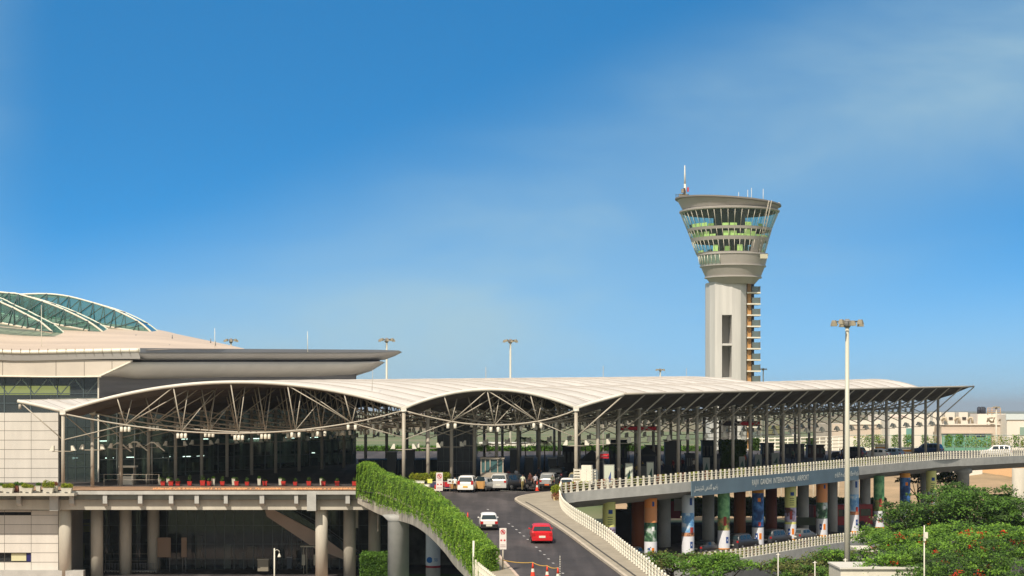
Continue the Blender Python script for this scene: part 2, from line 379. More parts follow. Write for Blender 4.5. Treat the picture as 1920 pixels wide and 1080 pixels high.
# dashed lane line
MARK = mat('road_marking', (.55, .53, .50), .8, nscale=5, namt=.25)
mk = MB()
for u, v in [(914.5, 955.5), (954, 982), (961, 987), (968, 993), (974.5, 999), (982, 1005), (989.5, 1011.5), (1005.5, 1026), (1012.5, 1033), (1020.5, 1040), (1028.5, 1048), (1037, 1056), (1046, 1065), (1055, 1075), (1065, 1086)]:
    a = ramp_pt(u-1.0, v-.6, .008); b2 = ramp_pt(u+1.4, v+.7, .008); w = Vector((.08, 0, 0))
    mk.quad(b2-w, b2+w, a+w, a-w)
struct('lane_marking', mk, MARK)

# ================================================================ departures deck surface
RC = smooth_pts([(1052, 925, 279.5), (1070, 923.5, 281), (1100, 920, 282.5), (1240, 908, 290), (1320, 901, 297), (1400, 894, 305), (1500, 885, 318), (1640, 872, 342), (1760, 862, 366), (1840, 858, 378), (1900, 855, 390), (2000, 851, 412), (2140, 848, 440)], 8)
RV = [P(*p) for p in RC]
def edge_at(D):
    t = [(p.y, p) for p in RV]
    for (a, p), (b3, q2) in zip(t, t[1:]):
        if a <= D*K <= b3: return p.lerp(q2, (D*K-a)/(b3-a))
    return RV[-1]
d = MB(); rows = []
for D in [281, 285, 288.9, 289, 294, 300, 308, 316, 326, 336, 348, 360, 375, 390, 410, 438]:
    e2 = edge_at(D); z = CZ+zdeck(D); xl = (max(hedge_u(min(D, 289)), 0)-960)*D/5000 if D < 288.95 else -95
    row = [Vector((xl+(e2.x-9-xl)*i/8, D*K, z)) for i in range(9)]+[Vector((e2.x-5, D*K, (z*2+e2.z)/3)), e2.copy()]
    rows.append(row)
w = 11; vs = [p for r2 in rows for p in r2]
d.add(vs, [(j*w+i, j*w+i+1, (j+1)*w+i+1, (j+1)*w+i) for j in range(len(rows)-1) for i in range(w-1)])
# underside
d.add([p-Vector((0, 0, 1.0)) for p in vs], [(j*w+i, (j+1)*w+i, (j+1)*w+i+1, j*w+i+1) for j in range(len(rows)-1) for i in range(w-1)])
struct('elevated_road', d, ASPH)
pz = CZ-8.75
mb = MB(); mb.b2((-95, 289*K-.02, pz+.004), ((700-960)*300/5000, 322*K, pz+.05)); struct('plaza_pavement', mb, TILE)

# ================================================================ left plaza substructure
dk = thing('plaza_deck', 'grey concrete plaza deck on round columns with bracketed edge beam', 'deck', (-40, 289*K, 0))
Y0 = 289*K; s0 = 5000/289
def zy(v, D=289): return CZ+(768-v)*D/5000
def xu(u, D=289): return (u-960)*D/5000
XR = xu(672)
mb = MB(); mb.b2((-95, Y0-.25, zy(927)), (XR, Y0+2, zy(920.5))); mb.build('slab', CONC, dk)
mb = MB(); mb.b2((-95, 286.6*K, CZ-9.28), (xu(140, 287), Y0-.252, CZ-9.0)); mb.build('front_ledge', CONCL, dk)
mb = MB(); mb.b2((-95, Y0+.62, zy(956.5)), (XR+2, Y0+1.3, zy(927)-.004)); mb.build('edge_beam', CONCL, dk)
for u0, u1 in ((-30, -22), (31, 39), (130, 138.5), (193, 201), (259, 267), (317, 325), (365, 373), (420, 427), (487, 495.5), (552, 559), (648, 656)):
    mb = MB(); x0, x1 = xu(u0), xu(u1)
    mb.prism([(x0, Y0-.1, zy(927)), (x0, Y0-.1, zy(944)), (x0, Y0+.1, zy(945.5)), (x0, Y0+.62, zy(950)), (x0, Y0+.62, zy(927))][::-1], (x1-x0, 0, 0)); mb.build('bracket', CONC, dk)
for u0, u1 in ((94, 110), (576, 593)):
    mb = MB(); mb.b2((xu(u0), Y0-.3, zy(957.5)), (xu(u1), Y0+2.2, zy(923))); mb.build('column_head', CONC, dk)
for u0 in (122, 603):
    for n_ in range(4):
        D = 291.5+n_*4.5; X = xu(u0, 291.5)+n_*2.53+(.25 if n_ else 0)
        mb = MB(); mb.lathe((X, D*K, 0), [(.68, 0), (.68, CZ-9.75)], 28); mb.build('column', CONCL, dk)
# cross beams under the slab
for u0 in (122, 603):
    mb = MB(); X = xu(u0, 291.5)
    mb.prism([(X-.5, Y0+2.2, pz-2), (X+.5, Y0+2.2, pz-2), (X+.5, Y0+2.2, pz-1.02), (X-.5, Y0+2.2, pz-1.02)], (2.53*5, 3.15*5, 0)); mb.build('cross_beam', CONC, dk)

# ================================================================ hedge parapet on the ramp's left side
hb = smooth_pts([(671, 927, 287), (674, 928, 286), (708, 945, 278), (744, 956, 262), (775.5, 965, 246), (804, 983.6, 230), (833, 1012, 214), (852.5, 1036.6, 204), (876.6, 1060.6, 192), (888, 1075, 187), (905, 1098, 178)], 5)
ht = smooth_pts([(670, 873, 287), (684, 869, 286), (708, 886, 278), (744, 899, 262), (775, 912, 246), (804, 928, 230), (833, 955, 214), (852, 973, 204), (877, 998, 192), (887, 1010, 187), (905, 1030, 178)], 5)
ivp = thing('planted_parapet', 'curving concrete parapet overgrown with a thick bright green hedge beside the ramp', 'hedge', P(700, 945, 280))
mb = MB()
hbp = [P(*p) for p in hb]; 
for i in range(len(hbp)-1):
    pass
dn = Vector((0, 0, -1.0)); back = Vector((1.1, 1.2, 0))
lo = [p+dn*(1 if k < 40 else .9) for k, p in enumerate(hbp)]
mb.strip(lo, hbp); mb.strip(hbp, [p+back for p in hbp]); mb.strip([p+back for p in lo], lo)
mb.strip([p+back for p in hbp], [p+back for p in lo]); mb.build('parapet', mat('stained_concrete', (.42, .38, .31), .9, nscale=.8, namt=.3, stretch=(1, 1, .2), bump=.2), ivp)
mb = MB(); htp = [P(*p) for p in ht]
for a_, b_, top in ((hbp, htp, 0),):
    htp[-1] = htp[-1]; core0 = [p+Vector((.25, .35, 0)) for p in hbp]; core1 = [p+Vector((.25, .35, -.12)) for p in htp]; core2 = [p+Vector((.9, 1.0, -.15)) for p in htp]; core3 = [p+Vector((.9, 1.0, 0)) for p in hbp]
    mb.strip(core0, core1); mb.strip(core1, core2); mb.strip(core2, core3)
    mb.add([core0[0], core1[0], core2[0], core3[0]], [(0, 1, 2, 3)]); mb.add([core0[-1], core1[-1], core2[-1], core3[-1]], [(3, 2, 1, 0)])
for _ in range(2500):
    e_ = random.choice((0, -1)); a_, b_ = hbp[e_], htp[e_]; mb.mi = random.choice((1, 2)); c_ = a_.lerp(b_, random.random())+Vector((1.1, 1.2, 0))*random.random()+Vector((0, (-.1 if e_ else .1), 0)); mb.leaf(c_, .09)
mb.mi = 1
for _ in range(56000):
    t_ = random.random()*(len(hbp)-1); i = int(t_); f = t_-i
    a_ = hbp[i].lerp(hbp[i+1], f); b_ = htp[i].lerp(htp[i+1], f); s_ = random.random()
    clump = .14*math.sin(t_*3.1+s_*4)+.12*math.sin(t_*7.3-s_*9)
    if random.random() < .72:
        s2 = s_*1.06-.05-(.10*random.random() if random.random() < .15 else 0)
        c_ = a_.lerp(b_, s2)+Vector((-.05-clump*.5, -.08-clump, 0))+Vector((0, random.gauss(0, .07), random.gauss(0, .05)))
    else:
        c_ = b_+Vector((random.uniform(0, 1.0), random.uniform(0, 1.1), .02+.14*math.sin(t_*2.3)*random.random()+random.gauss(0, .06)))
    mb.mi = 1 if math.sin(t_*1.9+s_*3)+random.gauss(0, .7) > -.6 else 2
    mb.leaf(c_, .066)
mb.build('foliage', [LEAFD, leafmat('ivy_light', (.30, .46, .05), (.16, .30, .035)), leafmat('ivy_green', (.17, .32, .035), (.09, .20, .025))], ivp)
# big pier under the ramp
mb = MB(); pc = P(747, 1000, 262)
mb.lathe((pc.x, pc.y, 0), [(1.05, 0), (1.05, CZ-10.9), (1.6, CZ-10.35)], 28); o = mb.build('pier', CONC); tag(o, 'thick round concrete pier under the hedge-covered ramp', 'pier')
# ================================================================ precast balustrades
def post_mb():
    m = MB()
    prof = [(-.17, 0), (.17, 0), (.15, .12), (.09, .45), (.07, .80), (.11, .90), (.12, .98), (.07, 1.08), (-.07, 1.08), (-.12, .98), (-.11, .90), (-.08, .80), (-.11, .45)]
    m.prism([(x, -.06, z) for x, z in prof], (0, .12, 0)); return m
POSTM = None
def balustrade(label, line, step, yaw_extra=0, cap=100, name='balustrade', lean=.0):
    global POSTM
    root = thing(name, label, 'balustrade', line[0]); pts = resample(line, step)
    for k, z in enumerate((.30, .56, .82)):
        mb = MB(); mb.path([p+Vector((0, 0, z)) for p in pts], .028 if k < 2 else .035, 6); mb.build('rail', WHITE, root)
    rest = MB()
    for i, p in enumerate(pts):
        d_ = pts[min(i+1, len(pts)-1)]-pts[max(i-1, 0)]; a = math.atan2(d_.y, d_.x)+yaw_extra
        if i < cap:
            if POSTM is None:
                o = post_mb().build('post', WHITE, root, world=False); POSTM = o.data
            else:
                o = bpy.data.objects.new('post', POSTM); S.collection.objects.link(o); o.parent = root
            o.location = p-Vector(root.location); o.rotation_euler = (0, 0, a)
        else:
            m = post_mb(); ca, sa = math.cos(a), math.sin(a)
            rest.add([(p.x+x*ca-y*sa, p.y+x*sa+y*ca, p.z+z) for x, y, z in m.v], m.f)
    if rest.v: r_ = rest.build('posts', WHITE, root); r_['kind'] = 'stuff'
    return root
low = smooth_pts([(1228, 1070, 278.5), (1305, 1056, 284), (1400, 1045, 290), (1540, 1022, 308), (1660, 1007, 328), (1690, 1003, 333)], 8)
LV = [P(*p) for p in low]
balustrade('white precast balustrade along the upper viaduct above the airport name', RV, .78)
balustrade('white precast balustrade on the right edge of the ramp by the footpath', railR[::-1][:][::-1], 1.15)
balustrade('white precast balustrade along the lower road behind the trees', LV, .72)

# ================================================================ right viaduct
via = thing('viaduct', 'elevated grey concrete viaduct carried on round pillars wrapped in adverts', 'viaduct', RV[4])
def inward(pts):
    out = []
    for i, p in enumerate(pts):
        d_ = (pts[min(i+1, len(pts)-1)]-pts[max(i-1, 0)]); d_.z = 0; d_.normalize(); out.append(Vector((-d_.y, d_.x, 0)))
    return out
nv = inward(RV); Z = Vector((0, 0, 1))
front = [p-n_*.22 for p, n_ in zip(RV, nv)]
g = MB()
c0 = [p+Z*.02 for p in front]; c1 = [p-Z*1.05 for p in front]; c2 = [p-Z*1.25+n_*.6 for p, n_ in zip(RV, nv)]; c3 = [p-Z*1.95+n_*2.6 for p, n_ in zip(RV, nv)]; c4 = [p-Z*1.95+n_*9 for p, n_ in zip(RV, nv)]
g.strip(c1, c0); g.strip(c0, [p+n_*.35+Z*.02 for p, n_ in zip(RV, nv)]); g.strip(c2, c1); g.strip(c3, c2); g.strip(c4, c3)
g.quad(c0[0], c1[0], c4[0], c4[0]+Z*2)
g.build('girder', CONC, via)
sb = MB(); sel = [(p, n_) for p, n_, q_ in zip(RV, nv, RC) if 1286 <= q_[0] <= 1610]
SGN = mat('blue_grey_sign', (.13, .19, .235), .45, nscale=.3, namt=.12)
f0 = [p-n_*.34+Z*.06 for p, n_ in sel]; f1 = [p-n_*.34-Z*1.62 for p, n_ in sel]
sb.strip(f1, f0); sb.strip(f0, [p+n_*.12 for p, (q_, n_) in zip(f0, sel)]); sb.strip([p+n_*.3 for p, (q_, n_) in zip(f1, sel)], f1)
sb.quad(f0[0], f1[0], f1[0]+sel[0][1]*.12, f0[0]+sel[0][1]*.12)
sgn = sb.build('name_board', SGN, via)
def sign_text(body, u0, u1, h, name='lettering'):
    vs, fs = text_mb(body, 1.0)
    if not vs: return
    x0 = min(v[0] for v in vs); x1 = max(v[0] for v in vs); y0 = min(v[1] for v in vs); y1 = max(v[1] for v in vs)
    m = MB(); out = []
    arc = [(q_[0], p, n_) for p, n_, q_ in zip(RV, nv, RC)]
    for x, y, z in vs:
        u = u0+(u1-u0)*(x-x0)/(x1-x0)
        for (ua, pa, na), (ub, pb, nb) in zip(arc, arc[1:]):
            if ua <= u <= ub:
                f = (u-ua)/(ub-ua); p = pa.lerp(pb, f); n_ = na.lerp(nb, f); break
        out.append(p-n_*.40+Z*(-.78-h/2+h*(y-y0)/(y1-y0)))
    m.add(out, fs); m.build(name, flat((235, 235, 225)), sgn)
sign_text('RAJIV  GANDHI  INTERNATIONAL  AIRPORT', 1405, 1511, .85)
sign_text('ﺭﺍﺟﯿﻮ ﮔﺎﻧﺪﮬﯽ ﺍﻧﭩﺮﻧﯿﺸﻨﻞ'[::-1], 1296, 1341, .75)
sign_text('రాజీవ్ గాంధీ అంతర్జాతీయ', 1560, 1604, .70)
# advert pillars
PICS = {(180, 170, 200): ('print_people', (205, 195, 215), (95, 60, 55), (180, 170, 200)), (80, 125, 90): ('print_garden', (190, 200, 195), (35, 70, 50), (80, 120, 85)), (180, 135, 95): ('print_field', (205, 160, 110), (90, 60, 45), (120, 150, 80)), (175, 100, 75): ('print_fort', (185, 110, 80), (90, 45, 40), (205, 150, 110)), (140, 190, 225): ('print_sky', (225, 232, 240), (95, 150, 205), (140, 190, 225)), (50, 100, 160): ('print_blue', (75, 130, 190), (25, 60, 110), (50, 100, 160)), (115, 175, 115): ('print_green', (140, 195, 130), (80, 140, 90), (115, 175, 115))}
def col(c):
    if tuple(c) in PICS: q_ = PICS[tuple(c)]; return picture(q_[0], *q_[1:])
    return flat(c)
YEL, ORG, GRN, BLU, SKYB, WHT = (230, 228, 140), (235, 145, 70), (115, 175, 115), (50, 100, 160), (140, 190, 225), (228, 228, 232)
DES = {
 'yellow': [(0, .10, (232, 150, 30)), (.10, .34, WHT), (.34, .38, YEL), (.38, .62, (180, 170, 200)), (.62, 1, YEL)],
 'orange': [(0, .08, (232, 150, 30)), (.08, .36, WHT), (.36, .64, (80, 125, 90)), (.64, .86, (225, 150, 95)), (.86, 1, ORG)],
 'sky': [(0, .08, (232, 150, 30)), (.08, .36, WHT), (.36, .42, (175, 100, 75)), (.42, .72, SKYB), (.72, 1, (205, 212, 218))],
 'green': [(0, .10, (232, 150, 30)), (.10, .38, WHT), (.38, .58, (180, 135, 95)), (.58, 1, GRN)],
 'blue': [(0, .08, (232, 150, 30)), (.08, .36, WHT), (.36, .375, (20, 30, 40)), (.375, .92, BLU), (.92, 1, (225, 150, 50))],
}
VEND = Vector((.626, .78, 0))
def curved(m, c, r, a0, a1, z0, z1, n=6):
    if not isinstance(m, MB):
        q_ = MB(); curved(q_, c, r, a0, a1, z0, z1, n); q_.build(['emblem', 'emblem', 'emblem_symbol', 'picture', 'printed_line'][m.mi], m.am[m.mi], m.o); return
    A_ = [(c.x+r*math.cos(R(a0+(a1-a0)*i/n)), c.y+r*math.sin(R(a0+(a1-a0)*i/n)), z0) for i in range(n+1)]
    m.strip(A_, [(x, y, z1) for x, y, z in A_])
def pillar(u, D, r, ztop, zbot, design=None, m=CONC):
    c = PZ(u, 0, D); c.z = 0; H = ztop-zbot; mb = MB()
    if not design:
        mb.lathe((c.x, c.y, zbot), [(r, 0), (r, H-1.1), (r*1.5, H-.9), (r*1.5, H-.4), (r, H-.35), (r, H)] if design == '' else [(r, 0), (r, H)], 24)
        return mb.build('pillar', m, via)
    mats = []
    for a, b_, c_ in DES[design]:
        mats.append(col(c_)); mb.mi = len(mats)-1
        mb.lathe((c.x, c.y, zbot+a*H), [(r, 0), (r, (b_-a)*H)], 24, caps=False)
    o = mb.build('pillar', mats, via); o['label'] = 'round pillar wrapped in a %s advert' % design
    class AD:
        mi = 0
    ad = AD(); am = [flat((25, 70, 140)), flat((235, 130, 25)), flat((240, 240, 240)), flat((170, 60, 50)), flat((40, 80, 60))]
    ad.am = am; ad.o = o; rr_ = r+.012
    if design in ('yellow', 'orange', 'blue'):
        ad.mi = 0; curved(ad, c, rr_, 238, 262, zbot+H*.17, zbot+H*.27); ad.mi = 1; curved(ad, c, rr_, 275, 300, zbot+H*.17, zbot+H*.27)
        ad.mi = 2; curved(ad, c, rr_+.01, 246, 254, zbot+H*.205, zbot+H*.235)
    if design in ('sky', 'green'):
        ad.mi = 0; curved(ad, c, rr_, 285, 312, zbot+H*.18, zbot+H*.28); ad.mi = 2; curved(ad, c, rr_+.01, 296, 302, zbot+H*.215, zbot+H*.245)
    if design == 'sky':
        ad.mi = 0; curved(ad, c, rr_, 280, 305, zbot+H*.84, zbot+H*.95)
        ad.mi = 3; curved(ad, c, rr_, 285, 320, zbot+H*.42, zbot+H*.50)
    if design == 'yellow':
        ad.mi = 0; curved(ad, c, rr_, 262, 300, zbot+H*.82, zbot+H*.88)
        for k in range(4): ad.mi = 4; curved(ad, c, rr_, 255, 300, zbot+H*(.66+.035*k), zbot+H*(.67+.035*k))
        ad.mi = 3; curved(ad, c, rr_, 255, 280, zbot+H*.42, zbot+H*.56)
    if design == 'blue':
        ad.mi = 1; curved(ad, c, rr_, 262, 290, zbot+H*.78, zbot+H*.84); ad.mi = 3; curved(ad, c, rr_, 265, 290, zbot+H*.385, zbot+H*.45)
    if design == 'orange':
        ad.mi = 2; curved(ad, c, rr_, 275, 300, zbot+H*.52, zbot+H*.58); ad.mi = 0; curved(ad, c, rr_, 280, 300, zbot+H*.88, zbot+H*.95)
    if design == 'green':
        ad.mi = 3; curved(ad, c, rr_, 262, 290, zbot+H*.46, zbot+H*.60)
    if design == 'green' and u > 1500:
        vs, fs = text_mb('LIC', 1.0); y0 = min(v[1] for v in vs); y1 = max(v[1] for v in vs); x0 = min(v[0] for v in vs); x1 = max(v[0] for v in vs)
        m_ = MB(); out = []
        for x, y, z in vs:
            a = R(250+45*(x-x0)/(x1-x0)); out.append((c.x+(rr_+.02)*math.cos(a), c.y+(rr_+.02)*math.sin(a), zbot+H*(.18+.08*(y-y0)/(y1-y0))))
        m_.add(out, fs); m_.build('lettering', flat((235, 120, 20)), o)
    return o
def eD(u): return interp([(q_[0], q_[2]) for q_ in RC], u)
def ez(u): return interp([(q_[0], p.z) for q_, p in zip(RC, RV)], u)
def lz(u): return interp([(q_[0], p.z) for q_, p in zip(low, LV)], u)
order = ['yellow', 'orange', 'sky', 'green', 'blue', 'yellow', 'orange', 'sky', 'green', 'blue', 'yellow']
for u, dsg in zip([1142, 1220, 1290, 1357, 1421, 1482, 1541, 1600, 1648, 1697, 1746], order):
    pillar(u, eD(u)+3.5, .70, ez(u)-1.5, lz(u)-.3, dsg)
for u, m in ((1196, flat((150, 80, 35))), (1246, CONC), (1328, CONC), (1387, flat((150, 85, 35))), (1446, flat((110, 50, 30))), (1506, CONC), (1560, CONC), (1622, CONC), (1735, CONC)):
    pillar(u, eD(u)+19, .72, ez(u)-1.5, 0, None, m)
pillar(1806, 378, .85, ez(1800)-1.2, 0, '', CONC); pillar(1912, 372, 1.05, ez(1900)-1.4, 0, None, CONCL)
# lower road on the right
nl = inward(LV); lr = MB()
lr.strip([p-n_*.2 for p, n_ in zip(LV, nl)], [p+n_*16 for p, n_ in zip(LV, nl)])
struct('lower_road', lr, ASPH)
lw = MB(); fr_ = [p-n_*.2+Z*.03 for p, n_ in zip(LV, nl)]
lw.strip([Vector((p.x, p.y, p.z-1.1)) for p in fr_], fr_); lw.strip(fr_, [p+n_*.5 for p, n_ in zip(fr_, nl)]); lw.strip([Vector((p.x, p.y, 0))+n_*.5 for p, n_ in zip(fr_, nl)], [Vector((p.x, p.y, p.z-1.1)) for p in fr_])
o = lw.build('retaining_wall', CONC); tag(o, 'low grey concrete edge wall under the lower road balustrade', 'wall')
# ================================================================ canopy
can = thing('canopy', 'long white vaulted canopy on slim steel columns over the departures road', 'canopy', (-12, 294*K, CZ-8.7))
BX, BY, BZ = 2.533, 4.5*K, .077
NB = 22; Yc = 294*K
XA, XB, XC, XL, XRt = -49.5, -11.94, 7.06, -54.5, 12.35
def roofz(X, n):
    e_ = .077*n
    if X < XA: u = (X-XL)/(XA-XL); return .94+(-.2-.94)*(u*.85+.15*u*u)+e_
    if X < XB: u = (X-XA)/(XB-XA); return -.2+.35*u+4*3.05*u*(1-u)+e_
    if X < XC: u = (X-XB)/(XC-XB); return .15+.05*u+4*(2.05+.019*n)*u*(1-u)+e_
    u = (X-XC)/(XRt-XC); return .2+1.5*(u*1.15-.15*u*u)+e_
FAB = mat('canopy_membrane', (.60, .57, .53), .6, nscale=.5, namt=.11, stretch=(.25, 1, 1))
Xs = sorted(set([XL+(XA-XL)*i/6 for i in range(7)]+[XA+(XB-XA)*i/34 for i in range(35)]+[XB+(XC-XB)*i/20 for i in range(21)]+[XC+(XRt-XC)*i/6 for i in range(7)]))
SUB = 6; vs = []; ns = [i/SUB for i in range(NB*SUB+1)]
for n_ in ns:
    f = n_-math.floor(n_); sag = .6*math.sin(math.pi*f)**.8 if 0 < f < 1 else 0
    for X in Xs:
        k = min(1, abs(X-XRt)/2.6, abs(X-XL)/2.6)
        vs.append((X+BX*n_, Yc+BY*n_, CZ+roofz(X, n_)+.12-sag*k))
w = len(Xs); fs = [(j*w+i, j*w+i+1, (j+1)*w+i+1, (j+1)*w+i) for j in range(len(ns)-1) for i in range(w-1)]
mb = MB(); mb.add(vs, fs, True); mb.build('membrane', FAB, can)
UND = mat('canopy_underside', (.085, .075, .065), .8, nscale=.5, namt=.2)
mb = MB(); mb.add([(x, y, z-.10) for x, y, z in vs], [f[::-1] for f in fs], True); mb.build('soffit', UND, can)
# seams on the cloth
SEAM = mat('cloth_seam', (.50, .46, .42), .7)
mb = MB()
for n_ in range(0, NB+1):
    mb.path([(X+BX*n_, Yc+BY*n_, CZ+roofz(X, n_)+.14) for X in Xs], .06, 5)
mb.build('seam', SEAM, can)
mb = MB()
for k in range(NB*2):
    n_ = .25+.5*k; mb.path([(X+BX*n_, Yc+BY*n_, CZ+roofz(X, n_)+.135-.6*math.sin(math.pi*(n_%1))**.8*min(1, abs(X-XRt)/2.6, abs(X-XL)/2.6)) for X in Xs], .03, 4)
mb.build('seam', mat('grey_seam', (.33, .30, .27), .7), can)
# edge tubes
for a_, b_ in ((XL, XA), (XA, XB), (XB, XC), (XC, XRt)):
    xs = [x for x in Xs if a_-1e-6 <= x <= b_+1e-6]
    mb = MB(); mb.path([(X, Yc-.05, CZ+roofz(X, 0)) for X in xs], .19, 10); mb.build('edge_arch', CREAM, can)
mb = MB(); mb.path([(XRt+BX*n_, Yc+BY*n_, CZ+roofz(XRt, n_)+.02) for n_ in range(NB+1)], .13, 8); mb.build('eave_tube', STEEL, can)
mb = MB(); mb.path([(XL+BX*n_, Yc+BY*n_, CZ+roofz(XL, n_)+.02) for n_ in range(NB+1)], .13, 8); mb.build('eave_tube', STEEL, can)
for n_ in range(NB+1):   # small eave joints
    pass
def truss(XA_, XB_, seg, sag, nodes, light=False):
    """one bay of roof truss, at n = 0"""
    off = Vector((BX*.2, BY*.2, 0)); m = MB(); bot = []
    N_ = 16
    def bz(u): return roofz(XA_, 0)+(roofz(XB_, 0)-roofz(XA_, 0))*u-4*sag*u*(1-u)-.25
    pts = []
    for i in range(N_+1):
        u = i/N_; k = min(1, 6*u, 6*(1-u)); pts.append(Vector((XA_+(XB_-XA_)*u, Yc, CZ+bz(u)))+off*k)
    m.path(pts, .085, 8)
    nd_ = []
    for u in nodes:
        X = XA_+(XB_-XA_)*u; b_ = Vector((X, Yc, CZ+bz(u)))+off
        tA = Vector((X-.3, Yc, CZ+roofz(X-.3, 0)-.1)); tB = Vector((X+BX*.4+.1, Yc+BY*.4, CZ+roofz(X, .4)-.42))
        m.tube(b_, tA, .068, .068, 8); m.tube(b_, tB, .055, .055, 8); nd_.append((X, b_, tA, tB))
    q = len(nodes)
    # diagonals
    mid = 1
    for a_, c_ in ((0, 1), (q-1, q-2)):
        for s_ in (2,) if light else (2, 3): m.tube(nd_[a_][1], nd_[c_][s_], .06, .06, 8)
    if light: pass
    elif q >= 5:
        for a_ in (1, 3): m.tube(nd_[a_][1], (nd_[a_][0]+1.6+BX, Yc+BY, CZ+roofz(nd_[a_][0]+1.6, 1)-.3), .055, .055, 6)
    else: m.tube(nd_[1][1], (nd_[1][0]+1.4+BX, Yc+BY, CZ+roofz(nd_[1][0]+1.4, 1)-.3), .055, .055, 6)
    m.tube(nd_[0][1], (XA_, Yc, CZ-3.35), .055, .055, 8); m.tube(nd_[-1][1], (XB_, Yc, CZ-3.1), .055, .055, 8)
    tr = m.build('truss', STEEL, can)
    tr_l = [tr]
    for X, b_, tA, tB in nd_:
        for dx in (-.42, 0, .42) if q == 5 and X < -30 else (-.4, .4):
            lm = MB(); lm.mi = 1; lm.tube(b_+Vector((dx, 0, 0)), b_+Vector((dx, 0, -.25)), .03, .03, 5)
            lm.mi = 0; lm.lathe((b_.x+dx, b_.y, b_.z-.75), [(.15, 0), (.17, .02), (.17, .5), (.08, .54)], 12)
            tr_l.append(lm.build('downlight', [WHITE, STEELG], tr))
    return tr_l
def column_unit(X, z_top, armz, left=False):
    m = MB(); zb = CZ-9.2
    m.tube((X, Yc, zb), (X, Yc, CZ+z_top-.2), .20, .20, 14)
    m.mi = 1; m.box((X, Yc, CZ+z_top-.12), (.62, .5, .42)); m.lathe((X, Yc, CZ+z_top-.42), [(.3, 0), (.34, .06), (.34, .18), (.2, .2)], 12); m.mi = 0
    c_ = m.build('column', [STEEL, CREAM], can)
    f = MB(); f.mi = 1; f.tube((X-1.15, Yc-.1, CZ+armz), (X+1.15, Yc-.1, CZ+armz), .045, .045, 6); f.mi = 0
    for s_ in (-1, 1):
        f.prism([(X+s_*.95, Yc-.35, CZ+armz+.08), (X+s_*1.45, Yc-.35, CZ+armz+.08), (X+s_*1.15, Yc-.35, CZ+armz+.62), (X+s_*.95, Yc-.35, CZ+armz+.62)][::s_], (0, .5, 0))
    l_ = f.build('floodlight', [WHITE, STEEL], c_)
    return [c_, l_]
SG2 = mat('dim_steel', (.42, .40, .36), .5)
unitsL = [truss(XA, XB, 6, 2.35, [.166, .332, .5, .667, .833], True), truss(XB, XC, 4, 1.65, [.25, .5, .75], True)]
units = [truss(XA, XB, 6, 2.35, [.166, .332, .5, .667, .833]), truss(XB, XC, 4, 1.65, [.25, .5, .75])]
cols_ = [column_unit(XA, -.2, -4.6), column_unit(XB, .15, -4.4), column_unit(XC, .2, -4.0)]
wing = MB(); wing.tube((XRt, Yc, CZ+roofz(XRt, 0)-.08), (XC, Yc, CZ-3.05), .085, .085, 8); wings = [[wing.build('wing_strut', STEEL, can)]]
wing = MB(); wing.tube((XL+.2, Yc, CZ+roofz(XL, 0)-.08), (XA, Yc, CZ-3.35), .065, .065, 8)
wing.lathe((XL+.25, Yc, CZ+.05), [(.17, 0), (.17, .5), (.05, .55)], 10); wings.append([wing.build('wing_strut', STEEL, can)])
for n_ in range(1, NB+1):
    off = Vector((BX*n_, BY*n_, BZ*n_))
    for u_ in (units if n_ < 2 else unitsL if n_ > 2 else [])+cols_+wings:
        r_ = u_[0].copy(); S.collection.objects.link(r_); r_.location = Vector(u_[0].location)+off
        for ch in u_[1:]:
            c2_ = ch.copy(); S.collection.objects.link(c2_); c2_.parent = r_
for u_ in unitsL:
    for o in u_: o.location = Vector(o.location)+(Vector((BX*2, BY*2, BZ*2)) if o == u_[0] else Vector((0, 0, 0)))
# lightning rod on the cloth
mb = MB(); p = P(697.5, 733, 300); mb.tube(p, p+Vector((.1, 0, 2.4)), .03, .02, 5); o = mb.build('lightning_rod', STEEL); tag(o, 'thin lightning rod standing on the canopy cloth left of the first valley', 'lightning rod')

# ================================================================ terminal
ter = thing('terminal', 'large terminal building with curved roof, glass skylights and overhanging metal eaves', 'terminal', P(0, 1000, 300))
def zq(v, D): return CZ+(768-v)*D/5000
DW = 300; YW = DW*K
def wallpiece(u0, v0, u1, v1, D, th=.4, m=None): m.b2((xu(u0, D), D*K, zq(v1, D)), (xu(u1, D), D*K+th, zq(v0, D)))
DU, DL = 309.5, 292
mb = MB(); wallpiece(-220, 774, 109, 922, DU, m=mb); mb.b2((xu(109, DU)-.4, DU*K+.4, pz), (xu(109, DU), DU*K+8, zq(774, DU))); mb.b2((xu(-220, DU), DU*K+.4, zq(776, DU)), (xu(109, DU)-.4, DU*K+8, zq(774, DU))); mb.build('panel_wall', PANEL, ter)
zb = 768+CZ*5000/DL; mb = MB()
for q_ in ((-200, 957, 109, 960), (58, 960, 109, 966), (-200, 966, 109, 1036), (58, 1036, 109, 1054), (-200, 1054, 109, zb)): wallpiece(*q_, DL, m=mb)
mb.b2((xu(109, DL)-.4, DL*K+.4, 0), (xu(109, DL), DL*K+12, zq(957, DL))); mb.build('lower_panel_wall', PANEL, ter)
for D, v0, v1 in ((DU, 774, 922), (DL, 957, zb)):
    mb = MB()
    for v in [790+17.6*i for i in range(18)]:
        if v0 < v < v1: mb.b2((xu(-220, D), D*K-.012, zq(v+.35, D)), (xu(109, D), D*K+.01, zq(v-.35, D)))
    for u in (-90, -41, 8.5, 58.5): mb.b2((xu(u-.3, D), D*K-.011, max(0, zq(v1, D))), (xu(u+.3, D), D*K+.01, zq(v0, D)))
    mb.build('panel_joint', flat((90, 84, 74)), ter)
mb = MB(); mb.b2((xu(-200, DL), DL*K+.5, zq(1060, DL)), (xu(58, DL), DL*K+3, zq(955, DL))); mb.build('window_recess', DARK, ter)
